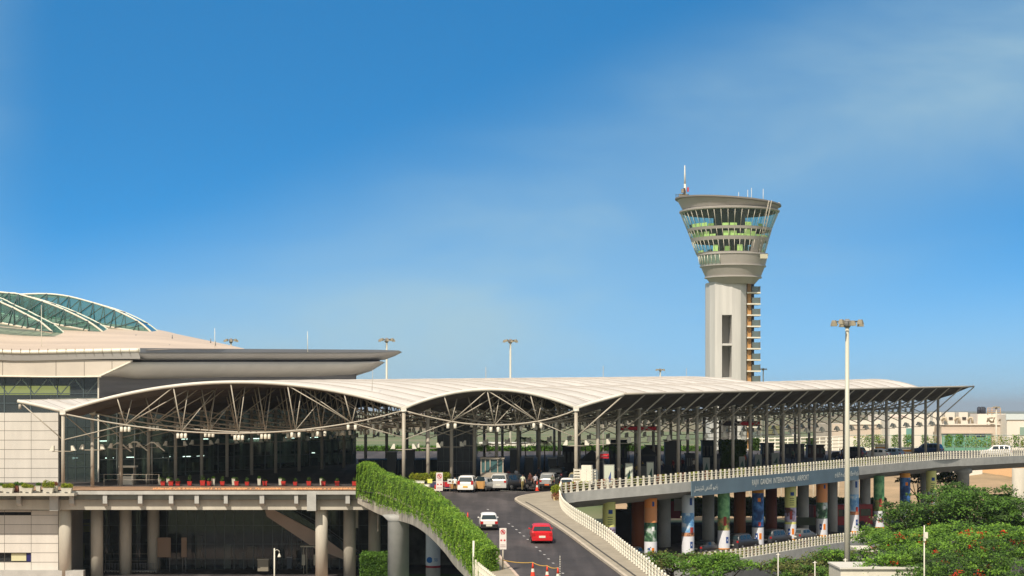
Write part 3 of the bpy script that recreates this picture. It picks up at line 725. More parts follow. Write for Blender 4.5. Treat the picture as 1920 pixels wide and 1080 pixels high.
mb = MB(); mb.b2((xu(20, DL), DL*K+.25, zq(1052, DL)), (xu(48, DL), DL*K+.3, zq(1038, DL))); mb.mi = 1
mb.b2((xu(49, DL), DL*K+.2, zq(1053, DL)), (xu(57, DL), DL*K+.3, zq(1037, DL))); mb.build('blind', [flat((205, 200, 160)), flat((20, 20, 90))], ter)
# base ledge
mb = MB(); mb.b2((xu(-200, DL), DL*K-1.0, .15), (xu(160, DL), DL*K-.02, .95)); mb.build('ledge', CONC, ter)
# upper glass band
DG = 310.5; YG = DG*K
mb = MB(); mb.quad((xu(-200, DG), YG, zq(776, DG)), (xu(184, DG), YG, zq(776, DG)), (xu(184, DG), YG, zq(705, DG)), (xu(-200, DG), YG, zq(705, DG))); mb.build('glazing', BGLASS, ter)
mb = MB()
for u in (-90, -41, 8.5, 58, 108, 157): mb.b2((xu(u-1, DG), YG-.1, zq(776, DG)), (xu(u+1, DG), YG-.02, zq(705, DG)))
for v in (722, 738, 756): mb.b2((xu(-200, DG), YG-.08, zq(v+.7, DG)), (xu(184, DG), YG-.03, zq(v-.7, DG)))
mb.build('mullion', flat((70, 84, 88)), ter)
mb = MB(); mb.b2((xu(183.5, DG), YG-.15, zq(910, DG)), (xu(186, DG), YG+.1, zq(705, DG))); mb.build('corner_trim', WHITE, ter)
mb = MB()
for u in (-90, -41, 8.5, 58, 108, 157):
    mb.tube((xu(u-22, DG), YG+1.5, zq(711, DG)), (xu(u, DG), YG+1.5, zq(739, DG)), .07); mb.tube((xu(u+24, DG), YG+1.5, zq(711, DG)), (xu(u, DG), YG+1.5, zq(739, DG)), .07)
mb.build('interior_truss', WHITE, ter)
mb = MB(); mb.b2((xu(-200, DG), YG+2.5, zq(740, DG)), (xu(120, DG), YG+3, zq(723, DG))); mb.build('interior_panel', lit('glow_panel_yellow', (225, 215, 115), .45), ter)  # plain yellow panel given its own glow to read bright; no lamp here
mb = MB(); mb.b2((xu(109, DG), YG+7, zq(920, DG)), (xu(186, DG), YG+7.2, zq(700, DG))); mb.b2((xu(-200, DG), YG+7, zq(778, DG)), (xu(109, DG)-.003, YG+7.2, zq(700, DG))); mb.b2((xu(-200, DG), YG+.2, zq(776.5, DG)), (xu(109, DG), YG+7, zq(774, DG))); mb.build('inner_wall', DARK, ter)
# glass return below (u 109-185) and its content
mb = MB(); mb.quad((xu(109, DG), YG+.02, pz), (xu(184, DG), YG+.02, pz), (xu(184, DG), YG+.02, zq(776, DG)), (xu(109, DG), YG+.02, zq(776, DG))); mb.build('glazing', DGLASS, ter)
mb = MB()
for u in (126, 142, 159): mb.b2((xu(u-.5, DG), YG-.06, pz), (xu(u+.5, DG), YG, zq(776, DG)))
for v in (800, 824, 850, 876): mb.b2((xu(109, DG), YG-.05, zq(v+.4, DG)), (xu(184, DG), YG-.01, zq(v-.4, DG)))
mb.build('mullion', flat((48, 62, 66)), ter)
mb = MB(); mb.b2((xu(162, DG), YG+2, pz), (xu(171, DG), YG+2.3, zq(886, DG))); mb.b2((xu(112, DG), YG+2, zq(872, DG)), (xu(150, DG), YG+2.4, zq(868, DG))); mb.build('interior_panel', flat((190, 190, 90)), ter)
# long glass facade running back beside the canopy
F0 = P(185, 0, 310.5); F1 = P(668, 0, 357); fd = Vector((F1.x-F0.x, F1.y-F0.y, 0)); FL = fd.length; fd.normalize(); fn = Vector((fd.y, -fd.x, 0))
zt = CZ+3.4
def fp(s_, z, o_=0): return Vector((F0.x, F0.y, 0))+fd*s_+fn*o_+Vector((0, 0, z))
mb = MB(); mb.quad(fp(0, pz-.1), fp(FL, pz-.1), fp(FL, CZ+1.2), fp(0, CZ+1.2)); mb.build('facade_glazing', glass('facade_glass', (.46, .56, .52), .85, ior=2.0), ter)
mb = MB()
ml = 0
while ml < FL:
    a_ = fp(ml-.05, pz, .12); mb.prism([a_, fp(ml+.05, pz, .12), fp(ml+.05, pz, .01), fp(ml-.05, pz, .01)], (0, 0, CZ+1.2-pz)); ml += 2.6
for z in (pz+1.2, pz+2.9, pz+4.6, pz+6.4, pz+8.2): mb.prism([fp(0, z-.04, .07), fp(FL, z-.04, .07), fp(FL, z-.04, .01), fp(0, z-.04, .01)], (0, 0, .08))
mb.build('mullion', mat('dark_mullion', (.13, .15, .14), .5), ter)
mb = MB()    # rooms behind the glass
mb.prism([fp(0, pz, -9), fp(FL, pz, -9), fp(FL, pz, -9.3), fp(0, pz, -9.3)], (0, 0, 11)); mb.prism([fp(FL-.3, pz, -.05), fp(FL, pz, -.05), fp(FL, pz, -9), fp(FL-.3, pz, -9)], (0, 0, 11))
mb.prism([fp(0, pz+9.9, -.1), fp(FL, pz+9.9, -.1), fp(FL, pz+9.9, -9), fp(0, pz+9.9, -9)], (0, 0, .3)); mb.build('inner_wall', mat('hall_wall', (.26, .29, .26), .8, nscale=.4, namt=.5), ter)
rg = random.Random(4); mb = MB(); cl = [flat((120, 128, 120)), flat((70, 92, 84)), flat((150, 146, 120)), flat((60, 62, 60)), flat((30, 70, 70))]
for i in range(60):
    s_ = rg.uniform(1, FL-2); mb.mi = rg.randrange(5); h = rg.uniform(.5, 2.6); z = pz+rg.choice([0, 0, 0, 3.0, 5.2]); w_ = rg.uniform(.4, 2.2)
    o_ = -rg.uniform(.4, 5); mb.prism([fp(s_, z, o_), fp(s_+w_, z, o_), fp(s_+w_, z, o_-.5), fp(s_, z, o_-.5)], (0, 0, h if z == pz else .35))
mb.build('hall_fittings', cl, ter)
mb = MB(); s_ = 2.5
while s_ < FL-1: mb.prism([fp(s_, pz, -1.2), fp(s_+.5, pz, -1.2), fp(s_+.5, pz, -1.7), fp(s_, pz, -1.7)], (0, 0, 9.8)); s_ += 5.2
mb.build('hall_column', flat((160, 162, 150)), ter)
mb = MB(); mb.prism([fp(0, pz+4.5, -2.5), fp(FL*.8, pz+4.5, -2.5), fp(FL*.8, pz+4.5, -9), fp(0, pz+4.5, -9)], (0, 0, .5)); mb.build('mezzanine', flat((150, 158, 146)), ter)
rg = random.Random(14)
for i in range(34):   # strip lights in the hall
    s_ = rg.uniform(1, FL-3); z = pz+rg.choice((9.4, 9.4, 5.0, 2.9)); o_ = -rg.uniform(1, 8); mb = MB(); mb.prism([fp(s_, z, o_), fp(s_+1.1, z, o_), fp(s_+1.1, z, o_-.2), fp(s_, z, o_-.2)], (0, 0, .08)); mb.build('strip_light', lit('strip_light', (225, 235, 225), 5), ter)
# louvred clerestory above the canopy
mb = MB(); mb.quad(fp(0, CZ+1.2), fp(FL, CZ+1.2), fp(FL, CZ+4.9), fp(0, CZ+4.9)); mb.prism([fp(FL, CZ+1.2), fp(FL, CZ+1.2, -8), fp(FL-.3, CZ+1.2, -8), fp(FL-.3, CZ+1.2)], (0, 0, 4))
for i in range(7): mb.prism([fp(0, CZ+1.5+i*.5, .12), fp(FL, CZ+1.5+i*.5, .12), fp(FL, CZ+1.5+i*.5, .003), fp(0, CZ+1.5+i*.5, .003)], (0, 0, .06))
mb.build('louvre_wall', mat('louvre_grey', (.20, .19, .18), .6, nscale=.5, namt=.1, stretch=(.2, .2, 3)), ter)
# cream band and eaves on the left
DE = 309; YE = DE*K
mb = MB()
mb.prism([(xu(-200, DE), YE, zq(706, DE)), (xu(183, DE), YE, zq(706, DE)), (xu(215, DE), YE, zq(693, DE)), (xu(245, DE), YE, zq(678, DE)), (xu(245, DE), YE, zq(675, DE)), (xu(-200, DE), YE, zq(675, DE))], (0, 1.2, 0))
mb.build('cream_band', mat('cream_cladding', (.62, .55, .46), .6, nscale=.3, namt=.06), ter)
mb = MB()
for u in (-90, 5, 105, 158, 210): mb.b2((xu(u-.4, DE), YE-.02, zq(705 if u < 200 else 694, DE)), (xu(u+.4, DE), YE+.02, zq(677, DE)))
mb.build('panel_joint', flat((105, 95, 82)), ter)
mb = MB(); mb.path([(xu(u, DE), YE-.08, zq(v, DE)) for u, v in smooth_pts([(-200, 704), (0, 705.5), (90, 706.5), (183, 706), (190, 704), (245, 678.5)], 5)], .10, 6); mb.build('edge_trim', WHITE, ter)
# a rounded eave profile extruded along u and tapered at its tip
ED = lambda u: interp([(-300, 310), (245, 313.5), (748, 364)], u)
def eave(name, D0, us, vt, vb, depth, m, bulge=.5, nn=7):
    """us: stations; vt/vb upper and lower line per station"""
    e_ = MB(); rings = []
    for u, a_, b_ in zip(us, vt, vb):
        D = ED(u)+D0; zt_, zb_ = zq(a_, D), zq(b_, D); X = xu(u, D); ring = []
        for i in range(nn+1):
            th = i/nn*math.pi*.5
            ring.append(Vector((X, D*K-depth*bulge*math.cos(th)+depth*bulge, zt_+(zb_-zt_)*math.sin(th))))
        ring = [Vector((X, D*K+depth, zt_))]+ring+[Vector((X, D*K+depth, zb_))]
        rings.append(ring)
    n_ = len(rings[0]); vs_ = [p for r_ in rings for p in r_]
    e_.add(vs_, [(i*n_+k, (i+1)*n_+k, (i+1)*n_+k+1, i*n_+k+1)[::-1] for i in range(len(rings)-1) for k in range(n_-1)], True)
    e_.add([], []); return e_.build(name, m, ter)
EAV = mat('eave_metal', (.56, .53, .47), .5, nscale=.4, namt=.06, stretch=(.3, 1, 1))
us = [186, 200, 215, 230, 245, 400, 560, 655, 690, 708, 716]; vt = [705.5, 701, 693.5, 686, 679, 678.5, 678.5, 678.5, 678, 677.5, 677.2]; vb = [706, 708, 709, 710, 710, 710, 710, 705, 694, 683, 677.5]
eave('lower_eave', -3.5, us, vt, vb, 6, EAV, 1.0)
us = [250, 262, 300, 450, 600, 690, 715, 735, 748]; vt = [661, 661, 661, 661, 661, 661, 660, 659, 657.3]; vb = [675, 676.5, 676.5, 676.5, 676.5, 675, 672, 664.5, 657.6]
eave('upper_eave', -5, us, vt, vb, 7, mat('eave_grey', (.43, .41, .38), .5, nscale=.4, namt=.06, stretch=(.3, 1, 1)), .8)
mb = MB(); fu = [262, 440, 600, 700, 735, 748]; ft = [652.5, 654, 655, 655.6, 656.5, 657.2]; fb = [661, 661, 661, 661, 659.6, 657.8]
FP = lambda u, v, o_=0: P(u, v, ED(u)-5.6)+Vector((0, o_, 0))
mb.strip([FP(u, v) for u, v in zip(fu, fb)], [FP(u, v) for u, v in zip(fu, ft)]); mb.strip([FP(u, v) for u, v in zip(fu, ft)], [FP(u, v, 8) for u, v in zip(fu, ft)]); mb.strip([FP(u, v, .5) for u, v in zip(fu, fb)], [FP(u, v) for u, v in zip(fu, fb)]); mb.build('fascia', mat('blue_grey_fascia', (.22, .23, .245), .5), ter)
mb = MB(); D = 308.3   # white rounded gutter on the left
mb.path([(xu(u, D), D*K+.1, zq(v, D)) for u, v in smooth_pts([(-200, 652), (-60, 656.5), (20, 660), (60, 660.3), (120, 659), (190, 657.5), (262, 656.5)], 6)], .24, 10); mb.build('gutter', WHITE, ter)
mb = MB()
for u in range(-80, 262, 17):
    mb.b2((xu(u-.3, D), D*K-.17, zq(663, D)), (xu(u+.3, D), D*K+.1, zq(654, D)))
mb.build('gutter_joint', flat((150, 140, 120)), ter)
mb = MB(); us = [-200, -60, 20, 60, 120, 190, 262]; va = [655, 660, 664, 664, 662.5, 661, 660.5]
mb.strip([(xu(u, D), D*K+.25, zq(v+12, D)) for u, v in zip(us, va)], [(xu(u, D), D*K, zq(v-3, D)) for u, v in zip(us, va)]); mb.strip([(xu(u, D), D*K+.25, zq(v+12, D)) for u, v in zip(us, va)][::-1], [(xu(u, D), D*K+5, zq(v+12, D)) for u, v in zip(us, va)][::-1])
mb.build('soffit', mat('eave_grey', (.43, .41, .38)), ter)
mb = MB(); gu = [-200, 245, 480, 712]; GP = lambda u, v, o_=0: P(u, v, ED(u)-1.5)+Vector((0, o_, 0)); mb.strip([GP(u, 679) for u in gu], [GP(u, 674) for u in gu]); mb.build('shadow_gap', mat('shadow_gap', (.06, .055, .06), .8), ter)
# roof shell
ROOF = mat('roof_sheet', (.62, .50, .39), .65, nscale=.15, namt=.10, stretch=(.3, 1.5, 1))
e0 = [(-220, 655, 308.4), (-60, 659, 308.4), (40, 662, 308.5), (140, 661, 308.6), (262, 657, 310), (330, 654.5, 316), (400, 654.5, 323), (458, 654.5, 330)]
e1 = [(-220, 560, 420), (-60, 575, 415), (40, 590, 410), (140, 600, 400), (282, 616, 385), (340, 628, 370), (400, 640.5, 352), (458, 653.4, 335)]
mb = MB(); vs = []; ny = 10
for j in range(ny+1):
    for a_, b_ in zip(smooth_pts(e0, 5), smooth_pts(e1, 5)):
        t_ = j/ny; D = a_[2]+(b_[2]-a_[2])*t_; h0, h1 = (768-a_[1])*a_[2], (768-b_[1])*b_[2]; h = h0+(h1-h0)*(t_+.10*math.sin(math.pi*t_)); u = a_[0]+(b_[0]-a_[0])*t_
        vs.append(P(u, 768-h/D, D))
w = len(vs)//(ny+1)
mb.add(vs, [(j*w+i, j*w+i+1, (j+1)*w+i+1, (j+1)*w+i) for j in range(ny) for i in range(w-1)], True); 
base = [vs[ny*w+i] for i in range(w)]; mb.strip([Vector((p.x, p.y+30, p.z-6)) for p in base], base)
mb.build('roof', ROOF, ter)
# skylights
def skylight(arc, bas, D, dep=7.0):
    A_ = smooth_pts(arc, 4); top = [P(u, v, D) for u, v in A_]; (ua, va), (ub, vb_) = bas
    bot = [P(u, va+(vb_-va)*(u-ua)/(ub-ua), D) for u, v in A_]
    rf = MB(); off = Vector((0, dep, .0))
    rf.strip(bot, top); rf.strip([p+off for p in bot], [p+off for p in top]); rf.strip(top, [p+off for p in top])
    r_ = rf.build('skylight', glass('skylight_glass', (.55, .80, .74), .72, refl=(.7, .9, .9)), ter)
    ed = MB(); ed.path(top, .13, 6); ed.path([p+off for p in top], .09, 6); ed.path([bot[0], bot[-1]], .14, 6)
    ed.build('skylight_frame', WHITE, r_)
    tr = MB(); k = 0; nodes = []
    for u, v in arc: nodes.append((P(u, v, D), P(u, va+(vb_-va)*(u-ua)/(ub-ua), D)))
    for (t0, b0), (t1, b1) in zip(nodes, nodes[1:]):
        for o_ in (Vector((0, -.12, 0)), off-Vector((0, .5, 0))):
            tr.tube(t0+o_, b0+o_+Vector((-.6, 0, 0)), .07); tr.tube(t0+o_, b0+o_+Vector((.2, 0, 0)), .07); tr.tube(t1+o_, b0+o_, .08)
        tr.tube(t0, t0+off, .06)
    tr.build('skylight_truss', flat((62, 84, 84)), r_)
skylight([(-130, 545), (-80, 546), (-30, 552), (0, 566), (25, 577), (50, 590), (75, 603), (98, 622)], ((-130, 580), (98, 624)), 335)
skylight([(-60, 546), (-20, 546.5), (18, 549.5), (35, 551.5), (80, 565), (120, 580.5), (165, 602.5), (195, 624)], ((-60, 576), (195, 625.5)), 350)
skylight([(-10, 556), (40, 552), (88, 551), (130, 556), (175, 568), (215, 581), (258, 602), (285, 624)], ((-10, 578), (285, 626)), 362)
mb = MB()
for u, v in ((3, 626), (52, 630), (124, 632), (255, 632), (323, 633), (226, 651), (100, 652), (78, 654), (395, 640), (318, 651), (404, 645)):
    p = P(u, v, 325+ (650-v)); mb.tube(p-Vector((0, 0, .2)), p+Vector((0, 0, .35)), .09, .05, 6)
mb.build('roof_vent', STEELG, ter)
for u, v0, v1, lb in ((403, 652, 615, 'thin white rod antenna at the right foot of the terminal roof'), (577, 660, 621, 'thin rod antenna standing above the flat blue grey terminal fascia'), (78, 668, 572, 'tall thin rod antenna on the terminal roof before the skylights')):
    mb = MB(); D = 326 if u != 78 else 318; mb.tube(P(u, v0, D), P(u-.5, v1, D), .05, .025, 6); mb.tube(P(u-.3, (v0+v1*3)/4, D), P(u+1, (v0+v1*3)/4, D), .03)
    o = mb.build('rod_antenna', WHITE); tag(o, lb, 'antenna')

# ================================================================ arrivals level behind the left columns
mb = MB(); DA = 309
mb.quad((xu(109, DA), DA*K, 0), (xu(760, DA), DA*K, 0), (xu(760, DA), DA*K, pz-1), (xu(109, DA), DA*K, pz-1)); mb.build('arrivals_glazing', glass('arr_glass', (.48, .55, .54), .8), ter)
mb = MB()
for u in range(115, 760, 18): mb.b2((xu(u-.6, DA), DA*K-.08, 0), (xu(u+.6, DA), DA*K-.01, pz-1))
for v in (985, 1020, 1048): mb.b2((xu(109, DA), DA*K-.06, zq(v+.5, DA)), (xu(760, DA), DA*K-.02, zq(v-.5, DA)))
mb.build('mullion', MC['dark_mullion'], ter)
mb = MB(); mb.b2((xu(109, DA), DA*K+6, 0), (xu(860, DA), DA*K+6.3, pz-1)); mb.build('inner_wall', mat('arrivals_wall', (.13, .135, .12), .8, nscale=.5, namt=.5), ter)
rg = random.Random(31); cq = [flat((150, 140, 120)), flat((90, 100, 98)), flat((60, 66, 66)), flat((170, 165, 150)), flat((120, 95, 80))]
for i in range(34):
    u = rg.uniform(190, 700); w2 = rg.uniform(3, 16); h2 = rg.uniform(.9, 4.2); y2 = DA*K+rg.uniform(.5, 4); mb = MB(); mb.b2((xu(u, DA), y2, 0), (xu(u+w2, DA), y2+.5, h2)); mb.build('arrivals_fitting', cq[i % 5], ter)
mb = MB(); mb.b2((xu(136, DA), DA*K+1.5, zq(975, DA)), (xu(166, DA), DA*K+1.8, zq(955, DA))); mb.b2((xu(136, DA), DA*K+1.5, zq(1053, DA)), (xu(152, DA), DA*K+1.8, zq(1020, DA)));
mb.b2((xu(136, DA), DA*K+1.5, zq(999, DA)), (xu(166, DA), DA*K+1.8, zq(982, DA))); mb.build('interior_panel', flat((215, 195, 90)), ter)
# escalator
esc = thing('escalator', 'beige sided escalator slanting down behind the round columns', 'escalator', P(600, 1060, 303))
mb = MB(); D = 303
mb.prism([P(495, 950, D), P(512, 955, D), P(594, 998, D), P(652, 1040, D), P(652, 1052, D), P(590, 1028, D), P(500, 968, D)], (0, 1.5, 0)); mb.build('truss_casing', mat('escalator_casing', (.50, .38, .29), .6, nscale=.5, namt=.08), esc)
mb = MB()
for o_ in (0, 5): mb.path([P(528, 944+o_, 304), P(600, 981+o_, 304), P(690, 1046+o_, 304)], .05, 6)
mb.build('handrail', flat((110, 115, 120)), esc)
mb = MB(); mb.quad(P(512, 954, 303.3), P(652, 1040, 303.3), P(680, 1042, 303.3), P(530, 946, 303.3)); mb.build('balustrade_glass', DGLASS, esc)

# ================================================================ control tower
tw = thing('control_tower', 'tall pale control tower with flared glazed cab and a white mast', 'control tower', P(1368, 768, 850)-Vector((0, 0, CZ)))
DT = 850; ST = DT/5000
def tc_(u): return (u-960)*ST
def tz(v): return CZ+(768-v)*ST
YT = DT*K
SH = mat('tower_concrete', (.60, .58, .54), .75, nscale=.5, namt=.10, stretch=(1, 1, .08))
CAB = mat('tower_metal', (.40, .37, .335), .45, nscale=.2, namt=.05)
# shaft: rounded polygon with a slot
def pl(pts, v0, v1, m):  # plan polygon (u, depth) extruded
    q_ = [(tc_(u), YT+y, tz(v1)) for u, y in pts]; m.prism(q_, (0, 0, tz(v0)-tz(v1)))
mb = MB(); vb0 = 768+CZ/ST
L_ = [(1326, 3), (1330, -1.5), (1338, -4.2), (1350, -5.5), (1350, 6), (1326, 6)]
M_ = [(1368, -6.2), (1385, -5.6), (1396, -3.6), (1400, -1), (1400, 6), (1368, 6)]
pl(L_, 530, vb0, mb); pl(M_, 530, vb0, mb)
pl([(1350, -5.5), (1368, -6.2), (1368, 6), (1350, 6)], 530, 592, mb)
pl([(1350, 2.2), (1368, 2.2), (1368, 6), (1350, 6)], 592, vb0, mb)
for v in (645, 708, 770, 832): pl([(1350, -5.2), (1368, -5.6), (1368, 2.2), (1350, 2.2)], v, v+4, mb)
mb.build('shaft', SH, tw)
mb = MB(); pl([(1400, -2.0), (1407, -2.0), (1407, 4), (1400, 4)], 522, vb0, mb); mb.build('stair_wall', mat('orange_wall', (.50, .27, .09), .7, nscale=1, namt=.15), tw)
mb = MB(); pl([(1407, 0), (1414, 0), (1414, 4), (1407, 4)], 522, vb0, mb); mb.build('stair_core', flat((60, 66, 78)), tw)
for i in range(16):
    v = 550+20.9*i
    mb = MB(); pl([(1398, -3.6), (1424, -3.0), (1424, 2), (1398, 2)], v-1.2, v+1.2, mb)
    mb.mi = 1; pl([(1408, -3.1), (1423, -2.8), (1423, -2.7), (1408, -3.0)], v-12, v-1.2, mb); mb.mi = 2; pl([(1423, -2.9), (1423.6, -2.9), (1423.6, 1.5), (1423, 1.5)], v-12.5, v-1.2, mb); mb.build('balcony', [WHITE, glass('balcony_glass', (.5, .6, .55), .35), flat((120, 100, 80))], tw)
# flared head
def frus(m, c0, r0, v0, c1, r1, v1, n=40, a0=0, a1=360, smooth=True):
    """upper ring (c0,r0,v0), lower ring (c1,r1,v1) in bearing units"""
    vs_ = []; full = a1-a0 >= 359; k = n if full else n+1
    for c_, r_, v_ in ((c1, r1, v1), (c0, r0, v0)):
        for i in range(k):
            a_ = R(a0+(a1-a0)*i/n); vs_.append((tc_(c_)+r_*ST*math.cos(a_), YT+r_*ST*math.sin(a_), tz(v_)))
    m.add(vs_, [(i, (i+1) % k, k+(i+1) % k, k+i) for i in range(n)], smooth)
mb = MB()
frus(mb, 1374, 60, 500, 1374.5, 51, 521); frus(mb, 1374, 65.5, 479, 1374, 60, 500); frus(mb, 1374.5, 51, 521, 1374, 40, 534)
for c_, r_, v0, v1 in ((1374.5, 53.5, 519.5, 522), (1374, 62, 499, 501), (1373.5, 66.5, 477, 480)):
    frus(mb, c_, r_, v0, c_, r_, v1); frus(mb, c_, r_-6, v0-.4, c_, r_, v0); frus(mb, c_, r_, v1, c_, r_-6, v1+.4)
mb.build('lower_cone', CAB, tw)
def ringband(v0, v1, c0, r0, c1, r1):
    m = MB(); frus(m, c0, r0, v0, c1, r1, v1); frus(m, c0, r0-5, v0-.3, c0, r0, v0); frus(m, c1, r1, v1, c1, r1-5, v1+.4); m.build('ring_band', CAB, tw)
ringband(430, 435, 1367.5, 79.5, 1367.8, 78); ringband(448, 454.5, 1368.3, 73.5, 1368.5, 71.5); ringband(475.5, 479, 1369.5, 64.5, 1370, 63)
frames = [(400, 1367.5, 91, 430, 1367.5, 78.5), (435, 1367.8, 77, 448, 1368.3, 72.5), (454.5, 1368.5, 71, 475.5, 1369.5, 63.5)]
TG = glass('tower_glass', (.74, .90, .84), .93, refl=(.75, .95, .9))
for v0, c0, r0, v1, c1, r1 in frames:
    g_ = MB(); frus(g_, c0, r0, v0, c1, r1, v1, 48, smooth=False); gz = g_.build('cab_glazing', TG, tw)
    m = MB()
    for i in range(44):
        a_ = R(i*360/44); m.tube((tc_(c0)+(r0+.5)*ST*math.cos(a_), YT+(r0+.5)*ST*math.sin(a_), tz(v0)), (tc_(c1)+(r1+.6)*ST*math.cos(a_), YT+(r1+.6)*ST*math.sin(a_), tz(v1)), .085, .085, 4)
    m.build('mullion', WHITE, gz)
    rm = MB(); frus(rm, c0, 30, v0, c1, 30, v1, 24); frus(rm, c1, r1-1, v1-.5, c1, 10, v1-.6); rm.build('inner_core', flat((40, 52, 52)), gz)
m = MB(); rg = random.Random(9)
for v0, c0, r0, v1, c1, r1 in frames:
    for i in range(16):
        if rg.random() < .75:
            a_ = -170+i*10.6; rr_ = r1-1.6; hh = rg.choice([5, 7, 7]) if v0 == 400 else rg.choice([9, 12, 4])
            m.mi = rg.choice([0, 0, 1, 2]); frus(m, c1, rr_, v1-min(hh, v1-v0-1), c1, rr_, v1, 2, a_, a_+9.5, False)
m.build('cab_interior', [lit('glow_cab_yellow', (205, 215, 130), .38), flat((40, 60, 64)), lit('glow_cab_green', (150, 165, 90), .25)], tw)  # emission added to the cab panels so they show behind the glass; not lamps
m = MB(); frus(m, 1369, 70.5, 455, 1369.8, 64, 475.5, 6, -62, -38, False); frus(m, 1369, 71.8, 455, 1369.8, 64.8, 475.5, 8, -58, -36, False); m.build('solid_panel', CAB, tw)
m = MB(); frus(m, 1373.2, 64.2, 481.5, 1373.6, 62.2, 497, 7, -172, -118, False)
for q_ in m.v: pass
m.v = [((x-tc_(1373.4))*1.02+tc_(1373.4), (y-YT)*1.02+YT, z) for x, y, z in m.v]; g_ = m.build('lower_window', TG, tw)
m = MB()
for k in range(8):
    a_ = R(-172+k*54/7); m.tube((tc_(1373.4)+66*ST*math.cos(a_), YT+66*ST*math.sin(a_), tz(481.5)), (tc_(1373.4)+63.7*ST*math.cos(a_), YT+63.7*ST*math.sin(a_), tz(497)), .1, .1, 4)
m.build('mullion', WHITE, g_)
# crown: gutter ring and sloping parapet
m = MB(); frus(m, 1367.5, 94, 396.5, 1367.5, 93.5, 399); frus(m, 1367.5, 88, 394.5, 1367.5, 94, 396.5); frus(m, 1367.5, 93.5, 399, 1367.5, 88, 400.5)
n_ = 48; ra, rb = [], []
for i in range(n_+1):
    a_ = 2*math.pi*i/n_; ca = math.cos(a_)
    ra.append((tc_(1367.5)+86*ST*ca, YT+86*ST*math.sin(a_), tz(395.5))); rb.append((tc_(1365.5)+95*ST*ca, YT+95*ST*math.sin(a_), tz(382.8+7.5*ca)))
m.strip(ra, rb, True); rc_ = [(tc_(1365)+99*ST*math.cos(2*math.pi*i/n_), YT+99*ST*math.sin(2*math.pi*i/n_), tz(381.2+7.5*math.cos(2*math.pi*i/n_))) for i in range(n_+1)]
rd = [(x, y, z+.45) for x, y, z in rc_]
m.build('crown', CAB, tw)
m = MB(); m.strip(rb, rc_, True); m.strip(rc_, rd, True); m.add(rd[:-1], [tuple(range(n_))]); m.build('roof_slab', mat('roof_slab_grey', (.22, .20, .18), .6), tw)
m = MB(); m.tube((tc_(1284.5), YT, tz(376)), (tc_(1284.2), YT, tz(345)), .42, .32, 8); m.tube((tc_(1284.2), YT, tz(345)), (tc_(1284), YT, tz(310)), .30, .14, 8); m.build('mast', WHITE, tw)
m = MB(); m.b2((tc_(1273), YT-1, tz(375)), (tc_(1289), YT-.7, tz(364))); m.b2((tc_(1277), YT-1.5, tz(362)), (tc_(1281), YT-.3, tz(355))); m.mi = 1; m.b2((tc_(1281), YT-1.2, tz(364)), (tc_(1284), YT-.3, tz(353))); m.mi = 2; m.b2((tc_(1288), YT-1.2, tz(360)), (tc_(1291), YT-.3, tz(352)))
for u in (1267, 1271, 1276, 1290): m.mi = 1; m.tube((tc_(u), YT-1, tz(376)), (tc_(u), YT-1, tz(364)), .07)
m.mi = 1; m.tube((tc_(1266), YT-1, tz(366)), (tc_(1292), YT-1, tz(366)), .07); m.build('roof_plant', [flat((150, 140, 120)), flat((60, 56, 50)), flat((190, 60, 60))], tw)
for u, v0, v1 in ((1402, 381, 356), (1409, 382, 352), (1431, 384, 354), (1385, 380, 360)):
    m = MB(); m.tube((tc_(u), YT, tz(v0)), (tc_(u), YT, tz(v1)), .12, .06, 5); m.build('rod', WHITE, tw)
m = MB()
for u, v in ((1353, 375), (1382, 378), (1424, 379), (1447, 383), (1457, 384)): m.tube((tc_(u), YT-4, tz(v+3)), (tc_(u), YT-4, tz(v)), .12); m.lathe((tc_(u), YT-4, tz(v)-.3), [(.1, -.3), (.55, 0), (.35, .5), (.05, .7)], 8)
m.build('aerial', STEEL, tw)
m = MB()   # ladder truss down the cab
for du in (0, 5): m.tube((tc_(1430+du), YT-14.5, tz(385)), (tc_(1414+du), YT-9.6, tz(478)), .13, .13, 5)
for i in range(12): t_ = i/12; m.tube((tc_(1430-16*t_), YT-14.5+4.9*t_, tz(385+93*t_)), (tc_(1435-16*(t_+.08)), YT-14.5+4.9*(t_+.08), tz(385+93*(t_+.08))), .08, .08, 4)
m.build('ladder', STEEL, tw)
m = MB(); m.b2((tc_(1418), YT-9.4, tz(489)), (tc_(1432), YT-9.1, tz(481))); m.build('wall_box', flat((190, 185, 160)), tw)

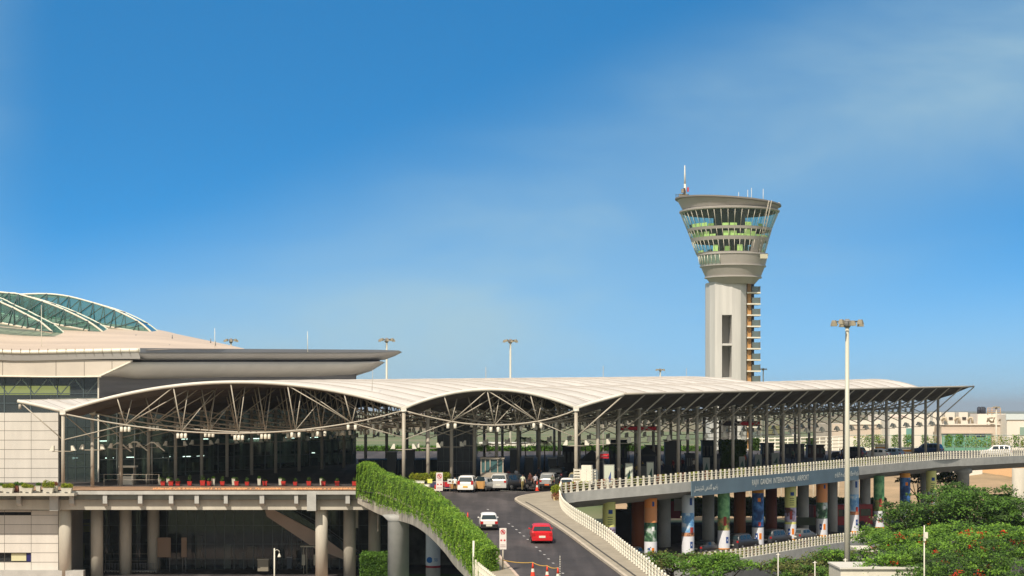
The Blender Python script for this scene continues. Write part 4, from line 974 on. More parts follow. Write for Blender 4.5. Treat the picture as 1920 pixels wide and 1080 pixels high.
# ================================================================ high light masts
def mast(u, D, vtop, hw, label, rt, rb_, group='tall floodlight masts'):
    r_ = thing('light_mast', label, 'light mast', (xu(u, D), D*K, 0), group); s_ = D/5000; zt_ = zq(vtop, D); X, Y = xu(u, D), D*K
    m = MB(); m.tube((X, Y, 0), (X, Y, zt_), rb_, rt, 12); m.build('pole', flat((200, 196, 178), .4), r_)
    w_ = hw*s_/2; m = MB(); m.lathe((X, Y, zt_-.35), [(rt*1.6, -.3), (rt*2.2, 0), (rt*2.2, .3), (rt, .5)], 12)
    ring = [(X+w_*.62*math.cos(a*.5236), Y+w_*.62*math.sin(a*.5236), zt_-.1) for a in range(13)]; m.path(ring, .05, 5)
    for a in range(0, 12, 3): m.tube((X, Y, zt_-.1), ring[a], .04)
    m.build('head_ring', STEELG, r_)
    for k in range(8):
        a = k*math.pi/4+.2; m = MB(); c = Vector((X+w_*.80*math.cos(a), Y+w_*.80*math.sin(a), zt_-.1)); e_ = w_*.22
        m.mi = 0; m.box(c-Vector((0, 0, e_*(.15 if k % 2 else .6))), (e_*1.5, e_*1.3, e_*1.15), a, .6); m.mi = 1; m.box(c-Vector((0, 0, e_*(.15 if k % 2 else .6)+e_*.6)), (e_*1.4, e_*1.2, .04), a); m.build('floodlight', [flat((150, 140, 118)), flat((235, 225, 195))], r_)
    return r_
mast(1588.5, 250, 601, 66, 'nearest and thickest floodlight mast, rising in front of the viaduct', .17, .30)
mast(725, 455, 635, 33, 'slim floodlight mast just past the tip of the terminal eave', .16, .26)
mast(957, 480, 637, 30, 'slim floodlight mast standing behind the middle of the canopy', .16, .26)
mast(433, 470, 636, 29, 'floodlight mast with only its head showing over the terminal roof', .16, .26)
mast(1238, 780, 692, 19, 'small distant floodlight mast left of the control tower', .2, .3)
mast(1431, 900, 691, 15, 'smallest floodlight mast just right of the control tower', .2, .3)
mast(1868, 640, 762, 14, 'short pale floodlight mast among the white buildings on the right', .16, .26)
for u, v0, D in ((911, 688, 420), (1131, 686, 430), (1287, 690, 600)):
    mb = MB(); mb.tube((xu(u, D), D*K, 0), P(u, v0, D), .12, .04, 6); o = mb.build('rod_antenna', STEEL); tag(o, 'very thin rod poking above the canopy crest %s' % {911: 'left of the middle mast', 1131: 'right of the middle mast', 1287: 'close left of the control tower'}[u], 'antenna')
# ================================================================ vehicles
TYRE = BLACK; RIM = mat('alloy', (.45, .45, .45), .35, .8); TAIL = mat('tail_lamp', (.45, .02, .02), .25); HEADL = mat('head_lamp', (.7, .7, .68), .15)
PLW = flat((225, 222, 205)); PLY = flat((225, 175, 30)); TRIM = mat('black_trim', (.02, .02, .02), .5)
def paint(name, c, met=0.0): return mat('car_paint_'+name, c, .28, met, spec=.6)
# shape: (y, top, halfwidth, z_bottom) stations rear -> front as fractions; y=0 rear
SHAPES = {
 'small_hatch': dict(L=3.35, Wd=1.5, H=1.45, belt=.88, st=[(0, .80, .90, .38), (.03, .90, .97, .26), (.16, 1.38, 1, .22), (.30, 1.45, 1, .22), (.55, 1.42, 1, .22), (.74, .95, 1, .22), (.95, .78, .95, .24), (1, .60, .86, .34)]),
 'hatch': dict(L=3.75, Wd=1.68, H=1.52, belt=.96, st=[(0, .82, .90, .38), (.03, .98, .97, .25), (.15, 1.44, 1, .22), (.32, 1.53, 1, .22), (.55, 1.48, 1, .22), (.76, 1.02, 1, .22), (.95, .82, .95, .24), (1, .62, .86, .34)]),
 'mpv': dict(L=4.55, Wd=1.78, H=1.78, belt=1.05, st=[(0, .90, .93, .40), (.02, 1.06, .98, .30), (.09, 1.68, 1, .28), (.25, 1.78, 1, .28), (.62, 1.72, 1, .28), (.80, 1.10, 1, .28), (.96, .90, .95, .28), (1, .65, .88, .36)]),
 'suv': dict(L=4.6, Wd=1.85, H=1.85, belt=1.15, st=[(0, 1.0, .93, .45), (.02, 1.16, .98, .36), (.07, 1.74, 1, .34), (.25, 1.85, 1, .34), (.58, 1.80, 1, .34), (.74, 1.18, 1, .34), (.96, 1.06, .95, .34), (1, .75, .90, .42)]),
 'sedan': dict(L=4.3, Wd=1.7, H=1.46, belt=.92, st=[(0, .78, .88, .38), (.02, .94, .96, .25), (.16, .98, 1, .22), (.30, 1.40, 1, .22), (.45, 1.46, 1, .22), (.60, 1.40, 1, .22), (.76, .94, 1, .22), (.96, .76, .94, .24), (1, .6, .86, .34)]),
 'pickup': dict(L=5.0, Wd=1.8, H=1.8, belt=1.1, st=[(0, .75, .92, .45), (.02, .80, .97, .40), (.50, .82, 1, .36), (.52, 1.72, 1, .36), (.60, 1.80, 1, .36), (.72, 1.74, 1, .36), (.82, 1.1, 1, .36), (.97, 1.0, .95, .36), (1, .7, .88, .42)]),
}
def car(shape, pm, label, cat, pos, yaw, group=None, name=None, doors=False, plate=PLW, dark_bumper=False, tail_high=False):
    s_ = SHAPES[shape]; Ln, Wh, bl = s_['L'], s_['Wd']/2, s_['belt']
    root = thing(name or 'parked_car', label, cat, (0, 0, 0), group)
    tab = s_['st']
    def at(y):
        f = y/Ln
        for a_, b_ in zip(tab, tab[1:]):
            if a_[0] <= f <= b_[0]+1e-9:
                t_ = (f-a_[0])/(b_[0]-a_[0]); return [a_[k]+(b_[k]-a_[k])*t_ for k in (1, 2, 3)]
        return list(tab[-1][1:])
    def tw_(top): return Wh*(.80 if top > bl+.25 else .80+.16*(1-(top-bl)/.25) if top > bl else .96)
    ys = sorted(set([a_[0]*Ln for a_ in tab]+[Ln*i/26 for i in range(27)])); rings = []
    yb = -Ln/2
    for y in ys:
        top, wf, zb = at(y); h = Wh*wf; b_ = min(bl, top-.02)
        tp = tw_(top)*wf
        ring = [(0, zb), (h*.88, zb), (h*.97, zb+.10), (h*1.0, zb+(b_-zb)*.5), (h*.985, b_-.10), (h*.95, b_), (tp+.02, max(b_, top-.10)+.0), (tp-.09, top-.02), (tp*.5, top), (0, top+.01)]
        rings.append([(x, y+yb, z) for x, z in ring]+[(-x, y+yb, z) for x, z in ring[::-1][1:-1]])
    n_ = len(rings[0]); m = MB(); m.add([p for r_ in rings for p in r_], [(i*n_+k, (i+1)*n_+k, (i+1)*n_+(k+1) % n_, i*n_+(k+1) % n_)[::-1] for i in range(len(rings)-1) for k in range(n_)], True)
    o_ = len(m.v)-len(rings)*n_; m.add([], [tuple(o_-len(m.v)+k for k in range(n_)), tuple(o_-len(m.v)+(len(rings)-1)*n_+k for k in reversed(range(n_)))])
    bd = m.build('body', pm, root, False)
    # greenhouse glass: side windows, rear window, windscreen
    rising = [a_ for a_ in tab if a_[1] > bl+.4]; y0 = rising[0][0]*Ln; y1 = rising[-1][0]*Ln
    prev = [a_ for a_ in tab if a_[0]*Ln < y0][-1]; nxt = [a_ for a_ in tab if a_[0]*Ln > y1][0]
    def sidept(y, k):
        top, wf, zb = at(y); b_ = min(bl, top-.02); tp = tw_(top)*wf; z0_, z1_ = b_+.05, top-.14
        x0_ = Wh*wf*.95; x1_ = tp+.02; f = k; z = z0_+(z1_-z0_)*f; X = x0_+(x1_-x0_)*((z-b_)/max(.01, top-.10-b_))
        return (X+.012, y+yb, z)
    cuts = [y0+.10, (y0+y1)/2-.04, (y0+y1)/2+.04, y1-.02+.25*(nxt[0]*Ln-y1)]
    if shape in ('mpv', 'suv'): cuts = [y0+.1, y0+.75, y0+.83, (y0+y1)/2+.28, (y0+y1)/2+.36, y1+.25*(nxt[0]*Ln-y1)]
    if shape == 'pickup': cuts = [y0+.12, y1+.2]
    for sgn_ in (1, -1):
        m = MB()
        for a_, b_ in zip(cuts[::2], cuts[1::2]):
            q_ = [sidept(a_, 0), sidept(b_, 0), sidept(b_-.02, 1) if b_ < y1 else sidept(y1, 1), sidept(a_+.03, 1)]
            q_ = [(x*sgn_, y, z) for x, y, z in q_]; m.add(q_, [(0, 1, 2, 3) if sgn_ > 0 else (3, 2, 1, 0)])
        m.build('side_window', CGLASS, root, False)
    def slope(ya, za, wa, yb_, zb_, wb, nm, out):
        m = MB(); m.add([(-wa, ya+yb, za), (wa, ya+yb, za), (wb, yb_+yb, zb_), (-wb, yb_+yb, zb_)], [(0, 1, 2, 3)]); off_ = out
        m.v = [(x, y+off_[0], z+off_[1]) for x, y, z in m.v]; m.build(nm, CGLASS, root, False)
    pt = prev; za = max(bl, pt[1])+.05; zt_ = at(y0)[0]-.11
    fa = (za-pt[1])/(at(y0)[0]-pt[1]) if at(y0)[0] > pt[1] else 0; fb = (zt_-pt[1])/(at(y0)[0]-pt[1])
    slope(pt[0]*Ln+(y0-pt[0]*Ln)*fa, za, Wh*.84, pt[0]*Ln+(y0-pt[0]*Ln)*fb, zt_, Wh*.70, 'rear_window', (-.03, .02))
    ztp = at(y1)[0]; znx = nxt[1]; za = max(bl, znx)+.04; zt_ = ztp-.1; fa = (ztp-za)/(ztp-znx); fb = (ztp-zt_)/(ztp-znx); yn = nxt[0]*Ln
    slope(y1+(yn-y1)*fa, za, Wh*.80, y1+(yn-y1)*fb, zt_, Wh*.68, 'windscreen', (.03, .02))
    # wheels
    rw = .29 if s_['H'] < 1.6 else .34
    for y in (Ln*.19, Ln*.81):
        for sx in (1, -1):
            m = MB(); xo, xi = sx*(Wh-.01), sx*(Wh-.20); m.tube((xi, y+yb, rw), (xo+sx*.015, y+yb, rw), rw, rw, 20); w_ = m.build('wheel', TYRE, root, False)
            m = MB(); m.tube((xo, y+yb, rw), (xo+sx*.025, y+yb, rw), rw*.62, rw*.58, 14)
            for a in range(5): m.box((xo+sx*.03, y+yb+math.cos(a*1.2566)*rw*.32, rw+math.sin(a*1.2566)*rw*.32), (.01, .05, .05))
            m.build('rim', RIM, w_, False)
    # lamps, bumper, plate, mirrors
    zr = bl-.17 if not tail_high else bl
    for sx in (1, -1):
        m = MB(); m.box((sx*Wh*.80, yb+.035, zr-.02), (.24, .12, .22 if not tail_high else .40)); m.build('tail_light', TAIL, root, False)
        m = MB(); m.box((sx*Wh*.70, -yb-.08, bl-.26), (.34, .14, .15)); m.build('headlight', HEADL, root, False)
        m = MB(); m.box((sx*(Wh+.05), yb+Ln*.68, bl+.06), (.12, .08, .10)); m.build('wing_mirror', pm, root, False)
    m = MB(); m.prism([(-Wh*.93, yb-.06, .30), (Wh*.93, yb-.06, .30), (Wh*.95, yb-.06, .56), (-Wh*.95, yb-.06, .56)][::1], (0, .22, 0)); m.build('bumper', TRIM if dark_bumper else pm, root, False); m = MB(); m.prism([(-Wh*.93, -yb-.16, .28), (Wh*.93, -yb-.16, .28), (Wh*.93, -yb-.16, .52), (-Wh*.93, -yb-.16, .52)], (0, .20, 0))
    m.build('bumper', TRIM if dark_bumper else pm, root, False)
    m = MB(); m.box((0, yb-.075, .60 if not dark_bumper else .47), (.5, .02, .16)); m.build('number_plate', plate, root, False)
    m = MB(); m.box((0, 0, .30), (Wh*1.6, Ln*.86, .20)); m.build('underbody', TRIM, root, False)
    if doors:
        for sx, yy in ((1, Ln*.42), (1, Ln*.66), (-1, Ln*.42)):
            m = MB(); an = R(58)*sx; hx, hy = sx*Wh, yy+yb+.45
            m.box((hx+sx*.45, hy-.30, .72), (1.0, .07, .78), -sx*R(32)); m.build('open_door', flat((196, 150, 90)), root, False)
            m = MB(); m.box((hx+sx*.45, hy-.30, 1.34), (.95, .05, .44), -sx*R(32), .85); m.build('door_window', CGLASS, root, False)
    root.location = pos; root.rotation_euler = (0, 0, yaw); return root
WP = paint('white', (.82, .80, .76)); SP = paint('silver', (.50, .50, .48), .4); RP = paint('red', (.62, .015, .02)); DP = paint('dark_grey', (.06, .06, .065), .3); BP = paint('light_blue', (.30, .42, .55), .2); NB_ = paint('navy', (.04, .08, .18), .2)
ry = -math.atan(.026*.7*1.4)
def rpos(u, v): return ramp_pt(u, v, .0)
def put(u, v, zoff, D): return P(u, v, D)
c_ = car('hatch', RP, 'bright red hatchback driving up the ramp in the right lane', 'car', rpos(1015, 1019.5)+Vector((0, 1.8, 0)), R(3), name='car'); c_.rotation_euler = (R(1.6), 0, R(2))
c_ = car('small_hatch', WP, 'small white hatchback with a black bumper driving up the ramp', 'car', rpos(915, 994.5)+Vector((0, 1.6, 0)), R(3), name='car', dark_bumper=True); c_.rotation_euler = (R(1.6), 0, R(3))
gq = 'vehicles stopped under the canopy'
def dp(u, D, dz=.01): return PZ(u, zdeck(D)+dz, D)
car('mpv', WP, 'white people carrier with its side doors open and a yellow plate', 'car', dp(877, 284.5), R(-5), gq, doors=True, plate=PLY, tail_high=True)
car('sedan', SP, 'silver saloon close behind the people carrier with open doors', 'car', dp(909, 288), R(-28), gq)
car('suv', paint('pale_silver', (.62, .60, .55), .2), 'pale silver off-roader right of the silver saloon', 'car', dp(940, 291), R(-8), gq)
car('mpv', DP, 'dark grey van between the pale off-roader and the walking man', 'car', dp(962, 292), R(-38), gq)
car('mpv', SP, 'pale van with an orange plate and dark bumper under the canopy', 'car', dp(1030, 297), R(-8), gq, plate=flat((215, 100, 40)), dark_bumper=True)
car('small_hatch', WP, 'white hatchback with red tail lamps nose in behind the balustrade corner', 'car', dp(1064, 286), R(-6), gq, tail_high=True)
car('suv', DP, 'dark off-roader in the shade behind the van with the orange plate', 'car', dp(1046, 310), R(-10), gq)
car('suv', flat((150, 140, 105), .3), 'beige off-roader half hidden by the third front column', 'car', dp(1085, 296), R(-10), gq)
gq2 = 'cars parked at the far end of the departures road'
car('hatch', WP, 'white hatchback parked sideways beyond the nearest mast', 'car', dp(1642, 374), R(62), gq2)
car('hatch', BP, 'light blue hatchback parked just right of the white hatchback', 'car', dp(1670, 378), R(50), gq2)
car('suv', NB_, 'blue off-roader parked near the last canopy column', 'car', dp(1738, 396), R(60), gq2)
car('suv', WP, 'white off-roader driving on the far right of the viaduct', 'car', P(1868, 857.5, 398), R(72), gq2)
car('suv', DP, 'dark off-roader in the shade just left of the nearest mast', 'car', dp(1592, 372), R(60), gq2)
lowz = lambda u: lz(u)-.2
def lpos(u, D): p = PZ(u, 0, D); p.z = lz(min(u, 1680))-.0; return p
car('small_hatch', SP, 'pale hatchback parked on the lower road behind the orange pillar', 'car', lpos(1192, 300), R(-35), 'cars on the lower road', name='parked_car')
car('sedan', DP, 'dark saloon on the lower road between the first sky and green pillars', 'car', lpos(1325, 303), R(-40), 'cars on the lower road')
car('suv', DP, 'dark off-roader on the lower road between the green and blue pillars', 'car', lpos(1392, 308), R(-38), 'cars on the lower road')
car('mpv', flat((70, 72, 76), .3), 'grey van on the lower road between the blue and yellow pillars', 'car', lpos(1455, 316), R(-40), 'cars on the lower road')
car('hatch', flat((95, 96, 96), .3), 'grey car on the lower road right of the second yellow pillar', 'car', lpos(1506, 320), R(-40), 'cars on the lower road')
# small white truck with a slatted body
tr_ = thing('delivery_truck', 'small white truck with slatted load bed behind the balustrade', 'truck', (0, 0, 0), gq)
m = MB()
for k in range(5): m.b2((-1.0, -1.6, .95+k*.30), (1.0, -1.55, 1.09+k*.30)); m.b2((-1.02, -1.6, .95+k*.30), (-.97, 1.2, 1.09+k*.30)); m.b2((.97, -1.6, .95+k*.30), (1.02, 1.2, 1.09+k*.30))
for x in (-1.0, -.33, .33, 1.0): m.b2((x-.03, -1.62, .8), (x+.03, -1.5, 2.4))
m.b2((-1, -1.6, .75), (1, 1.2, .85)); m.build('slatted_bed', WHITE, tr_, False)
m = MB(); m.prism([(-.9, 1.3, .5), (-.9, 2.9, .5), (-.9, 2.9, 1.2), (-.9, 2.5, 2.1), (-.9, 1.3, 2.1)], (1.8, 0, 0)); m.build('cab', WHITE, tr_, False)
m = MB(); m.b2((-.5, .2, .9), (.6, 1.1, 2.7)); m.build('crate', WHITE, tr_, False)
m = MB(); m.b2((-.5, -1.4, .5), (.5, 2.6, .74)); m.build('chassis', TRIM, tr_, False)
for y in (-.9, 2.2):
    for x in (-.85, .85): m = MB(); m.tube((x-.12, y, .38), (x+.12, y, .38), .38, .38, 16); m.build('wheel', TYRE, tr_, False)
tr_.location = dp(1098, 289); tr_.rotation_euler = (0, 0, R(-12))
# red bus on the lower road
bs = thing('bus', 'red bus in the shade of the viaduct between two pillars', 'bus', (0, 0, 0))
m = MB(); m.b2((-4.5, -1.2, .45), (4.5, 1.2, 3.1)); m.build('body', flat((150, 30, 35), .4), bs, False)
m = MB(); m.b2((-4.3, -1.24, 1.6), (4.3, -1.21, 2.5)); m.build('side_window', CGLASS, bs, False)
m = MB()
for x in (-4.3, -2.6, -.9, .8, 2.5, 4.2): m.b2((x, -1.26, 1.55), (x+.12, -1.245, 2.55))
m.build('window_post', flat((150, 30, 35)), bs, False)
for x in (-2.9, 2.9):
    for y in (-1.1, 1.1): m = MB(); m.tube((x, y-.15, .48), (x, y+.15, .48), .48, .48, 16); m.build('wheel', TYRE, bs, False)
bs.location = lpos(1572, 352); bs.rotation_euler = (0, 0, R(22))

# ================================================================ people
SKIN = mat('skin', (.26, .14, .09), .6); HAIR = mat('black_hair', (.012, .010, .010), .7)
def person(u=None, D=None, label='', shirt=(230, 230, 225), trousers=(30, 30, 38), pose='stand', yaw=0, pos=None, h=1.72):
    """one skinned body; pose sets the leg and arm joints. Faces +y at yaw 0"""
    s_ = h/1.72; me = bpy.data.meshes.new('person'); V_, E_, Rr = [], [], []
    def j(p, r, par=None):
        V_.append(Vector(p)*s_); Rr.append(r*s_)
        if par is not None: E_.append((par, len(V_)-1))
        return len(V_)-1
    walk = pose == 'walk'
    pel = j((0, 0, .93), .135); wst = j((0, 0, 1.08), .118, pel); chs = j((0, 0, 1.30), .138, wst); nk = j((0, -.005, 1.46), .062, chs); hd0 = j((0, .015, 1.55), .078, nk); hd = j((0, .02, 1.62), .088, hd0); ht_ = j((0, .01, 1.69), .07, hd); j((0, .105, 1.595), .018, hd)
    for sx in (1, -1):
        fwd = .22*sx if walk else .03*sx
        hip = j((.10*sx, 0, .88), .098, pel); kn = j((.105*sx, fwd*.65+(.03 if walk else .01), .49), .066, hip); an = j((.11*sx, fwd-(.08 if walk and sx < 0 else 0), .09), .045, kn); j((.12*sx, fwd+.15, .035), .036, an)
        sh = j((.19*sx, 0, 1.39), .062, chs)
        if pose == 'push': el = j((.23*sx, .12, 1.14), .046, sh); wr = j((.20*sx, .36, 1.08), .032, el)
        elif pose == 'hip' and sx > 0: el = j((.40, -.02, 1.18), .046, sh); wr = j((.22, .10, 1.02), .032, el)
        else: el = j((.245*sx, -.03-fwd*.5, 1.12), .046, sh); wr = j((.26*sx, .05-fwd*.9, .88), .031, el)
        w_ = V_[wr]/s_; dr = (w_-V_[el]/s_).normalized(); pm_ = j(w_+dr*.06, .028, wr)
        for f in range(4): 
            b_ = j(w_+dr*.10+Vector((.0, (f-1.5)*.02, 0)), .010, pm_); j(w_+dr*(.15+.012*(1.5-abs(f-1.5)))+Vector((-.015*sx, (f-1.5)*.022, 0)), .008, b_)
        j(w_+dr*.07+Vector((-.01*sx, .05, 0)), .010, pm_)
    me.from_pydata(V_, E_, []); o = bpy.data.objects.new('person', me); S.collection.objects.link(o)
    md = o.modifiers.new('s', 'SKIN'); md.use_smooth_shade = True
    lay = me.skin_vertices[0] if me.skin_vertices else None
    if lay is None:
        return None
    for i, r in enumerate(Rr): lay.data[i].radius = (r, r)
    lay.data[0].use_root = True
    sd = o.modifiers.new('d', 'SUBSURF'); sd.levels = 1; sd.render_levels = 1
    bpy.context.view_layer.update(); nm = bpy.data.meshes.new_from_object(o.evaluated_get(bpy.context.evaluated_depsgraph_get())); o.modifiers.clear(); o.data = nm
    for m_ in (flat(shirt, .9), flat(trousers, .9), SKIN, HAIR, BLACK): nm.materials.append(m_)
    for p in nm.polygons:
        c = p.center/s_; p.use_smooth = True; ax = abs(c.x)
        if c.z > 1.63 or (c.z > 1.53 and c.y < -.02): k = 3
        elif c.z > 1.455: k = 2
        elif c.z < .09: k = 4
        elif ax > .16 and c.z > .6 and (c.z < 1.16 and pose != 'push' or c.y > .16): k = 2
        elif c.z > .95: k = 0
        elif ax > .215: k = 2
        else: k = 1
        p.material_index = k
    tag(o, label, 'person', 'people on the departures level'); o.location = pos if pos is not None else dp(u, D); o.rotation_euler = (0, 0, yaw); return o
def has_skin():
    pass
person(853, 281.5, 'person in white shirt and black trousers standing by the people carrier', (235, 235, 230), (22, 22, 28), 'hip', R(160))
person(980, 290, 'person in pale shirt and khaki trousers walking on the asphalt', (205, 205, 180), (140, 125, 75), 'walk', R(190))
person(1004, 292, 'person in white and dark waistcoat beside the red bag', (190, 185, 190), (40, 35, 45), 'stand', R(200))
person(994, 299, 'person in brown clothes in the shade of the canopy', (90, 50, 40), (60, 40, 35), 'stand', R(150))
person(931, 296, 'person in dark clothes standing between the saloon and pale off-roader', (60, 30, 30), (20, 20, 22), 'stand', R(120))
person(1036, 291, 'person in grey shirt leaning at the pale van', (110, 110, 90), (30, 30, 35), 'stand', R(30))
person(1575, 368, 'person in white shirt and blue trousers walking left of the nearest mast', (225, 228, 232), (50, 70, 120), 'walk', R(80))
person(1580.5, 369, 'person in light blue shirt walking close behind the white-shirted one', (190, 205, 225), (50, 60, 110), 'walk', R(80))
person(1616, 366, 'person in purple dress beside the white hatchback', (110, 60, 95), (60, 50, 80), 'stand', R(90))
for i, (u, D, sh, tq, lb) in enumerate(((953, 306, (140, 60, 60), (30, 30, 30), 'person in dull red top in deep shade behind the grey van'), (968, 308, (200, 200, 200), (40, 40, 50), 'person in white top in deep shade behind the grey van'), (1010, 312, (70, 70, 90), (25, 25, 30), 'person in dark blue top far under the canopy'), (1262, 330, (120, 30, 30), (30, 30, 30), 'person in dark red top among the poster boards'), (1301, 332, (200, 190, 170), (40, 40, 50), 'person in cream top among the poster boards'), (1396, 344, (170, 60, 40), (40, 40, 50), 'person in rust top beside the clipped green block'), (1420, 348, (210, 210, 215), (30, 30, 40), 'person in white top beyond the clipped green block'))):
    person(u, D, lb, sh, tq, 'stand' if i % 2 else 'walk', R(40*i))

rp_ = random.Random(77)
for i in range(14):
    u = [1015, 1050, 1150, 1165, 1195, 1205, 1240, 1280, 1345, 1362, 1435, 1465, 1487, 1545][i]; D = [306, 318, 312, 322, 318, 326, 330, 334, 344, 350, 354, 360, 362, 372][i]
    o = person(u, D, 'passenger waiting in deep shade under the right half of the canopy', rp_.choice([(190, 185, 175), (120, 40, 40), (60, 80, 120), (200, 170, 90), (90, 110, 90)]), rp_.choice([(30, 30, 36), (60, 50, 40), (40, 50, 90)]), rp_.choice(['stand', 'walk', 'push']), rp_.uniform(0, 6)); o['group'] = 'waiting passengers in the shade'
# ================================================================ vegetation
def crown(m, c, rx, ry_, rz_, n, leaf, lobes=9, seed=0, mats=2, flowers=0, flat_=.55):
    rg = random.Random(seed); lb = []
    for i in range(lobes):
        a = rg.uniform(0, 6.28); r_ = math.sqrt(rg.random())*.78; z = rg.uniform(-.55, .75)*(1-r_*.35)
        lb.append((Vector((math.cos(a)*r_*rx, math.sin(a)*r_*ry_, z*rz_)), rg.uniform(.30, .46)))
    cl_ = []
    for k in range(max(30, n//42)):
        o_, s_ = lb[k % lobes]; a = rg.uniform(0, 6.28); el_ = math.asin(rg.uniform(-.25, 1)); q = rg.uniform(.75, 1.12)
        cl_.append((o_+Vector((math.cos(a)*math.cos(el_)*rx*s_*q, math.sin(a)*math.cos(el_)*ry_*s_*q, math.sin(el_)*rz_*s_*q*1.05)), rg.choice(range(mats)) if rg.random() < .5 else (k % lobes) % mats, rg.uniform(.22, .48)))
    for i in range(n):
        if i % 9 == 0:
            o_, s_ = lb[i % lobes]; p = Vector(c)+o_+Vector((rg.gauss(0, .4)*rx*s_, rg.gauss(0, .4)*ry_*s_, rg.gauss(0, .35)*rz_*s_)); m.mi = mats-1 if mats < 3 else 1
        else: o_, mi_, w_ = cl_[i % len(cl_)]; p = Vector(c)+o_+Vector((rg.gauss(0, w_), rg.gauss(0, w_), rg.gauss(0, w_*.38))); m.mi = mi_
        random.seed(i+seed*7919); m.leaf(p, leaf*rg.uniform(.7, 1.3), (rg.gauss(0, .6), rg.gauss(0, .6)-.3, 1))
    if flowers:
        m.mi = mats
        for k in range(flowers):
            o_, s_ = lb[rg.randrange(lobes)]; q = Vector(c)+o_+Vector((rg.gauss(0, .4)*rx*s_, -ry_*s_*.9, rz_*s_*.7*rg.uniform(.1, 1)))
            for i in range(16): m.leaf(q+Vector((rg.gauss(0, .22), rg.gauss(0, .2), rg.gauss(0, .12))), leaf*.8, (0, -.6, 1))
def tree(name, label, u, v, D, rx, rz_, n=5000, leaf=.17, mats=(LEAF, LEAFD), seed=1, flowers=0, lobes=12, group='flowering trees below the viaduct'):
    c = P(u, v, D); r_ = thing(name, label, 'tree', (c.x, c.y, 0), group)
    m = MB(); h = c.z; rg = random.Random(seed+50)
    m.path([(c.x, c.y, 0), (c.x+.15, c.y, h*.35), (c.x-.1, c.y+.1, h*.7), (c.x, c.y, h)], [.26, .2, .15, .08], 8)
    for i in range(7):
        a = i*.9+rg.random(); m.path([(c.x, c.y, h*(.35+.07*i)), (c.x+math.cos(a)*rx*.4, c.y+math.sin(a)*rx*.4, h*(.62+.05*i)), (c.x+math.cos(a)*rx*.8, c.y+math.sin(a)*rx*.8, h+rz_*.3*rg.uniform(-.5, 1))], [.11, .07, .03], 6)
    m.build('trunk', BARK, r_)
    m = MB(); crown(m, c, rx, rx, rz_, n, leaf, lobes, seed, len(mats), flowers); m.build('crown', list(mats)+([FLOWER] if flowers else []), r_); return r_
T = tree
T('broadleaf_tree', 'dark green tree right of the last wrapped pillars', 1815, 958, 285, 6.6, 3.1, 15000, .15, (LEAFD, LEAF), 3, 0, 26)
T('broadleaf_tree', 'dark green low tree in front of the second yellow and blue pillars', 1725, 978, 288, 5.2, 2.3, 10000, .15, (LEAFD, LEAFD, LEAF), 4, 0, 20)
T('broadleaf_tree', 'dark tree at the right end of the row below the grey pier', 1885, 985, 280, 4.6, 2.2, 8000, .15, (LEAFD, LEAF), 5, 0, 16)
T('flame_tree', 'bright green tree with red blossom left of the white camera pole', 1698, 1030, 255, 4.9, 2.0, 13000, .13, (LEAF, LEAFL), 6, 16, 20)
T('flame_tree', 'tree with scattered orange-red blossom along its top at the far right', 1868, 1028, 250, 7.6, 2.6, 17000, .13, (LEAFL, LEAF), 7, 34, 26)
T('flame_tree', 'large green tree filling the lower right corner', 1830, 1075, 235, 7.4, 2.9, 15000, .13, (LEAF, LEAFD, LEAFL), 8, 8, 24)
T('broadleaf_tree', 'green tree between the nearest mast and the camera pole', 1680, 1060, 240, 3.6, 1.7, 7000, .13, (LEAF, LEAFL), 9, 1, 14)
T('broadleaf_tree', 'bright light green tree at the foot of the ramp balustrade', 1345, 1066, 262, 3.6, 1.6, 8000, .13, (LEAFL, LEAF), 10, 0, 14)
T('broadleaf_tree', 'sparse brownish green tree close against the ramp balustrade', 1262, 1056, 268, 2.9, 1.3, 4200, .13, (LEAFO, LEAF), 11, 0, 12)
T('broadleaf_tree', 'olive tree below the lower road balustrade', 1490, 1072, 262, 3.7, 1.5, 6500, .13, (LEAFO, LEAF), 12, 0, 14)
T('broadleaf_tree', 'green tree just left of the nearest mast', 1562, 1052, 268, 2.8, 1.3, 5500, .13, (LEAF, LEAFO, LEAFL), 13, 0, 12)
T('broadleaf_tree', 'light green tree at the end of the lower road balustrade', 1668, 1000, 300, 3.0, 1.5, 5000, .15, (LEAF, LEAFL), 23, 0, 12)
T('broadleaf_tree', 'small tree standing on the soil bank behind the blue pillar', 1722, 897, 430, 3.4, 1.8, 2500, .2, (LEAFO, LEAF), 14, 0, 9, 'trees on the soil bank')
T('broadleaf_tree', 'small dark tree on the soil bank behind the capped pillar', 1772, 900, 425, 2.6, 1.6, 2000, .2, (LEAFD, LEAF), 15, 0, 8, 'trees on the soil bank')
def blob_plant(m, c, r_, h, n, leaf=.06, seed=1):
    rg = random.Random(seed)
    for i in range(n):
        d_ = Vector((rg.gauss(0, 1), rg.gauss(0, 1), rg.gauss(0, 1))).normalized()*rg.random()**.35
        random.seed(i+seed*31); m.leaf((c[0]+d_.x*r_, c[1]+d_.y*r_, c[2]+h/2+d_.z*h/2), leaf)
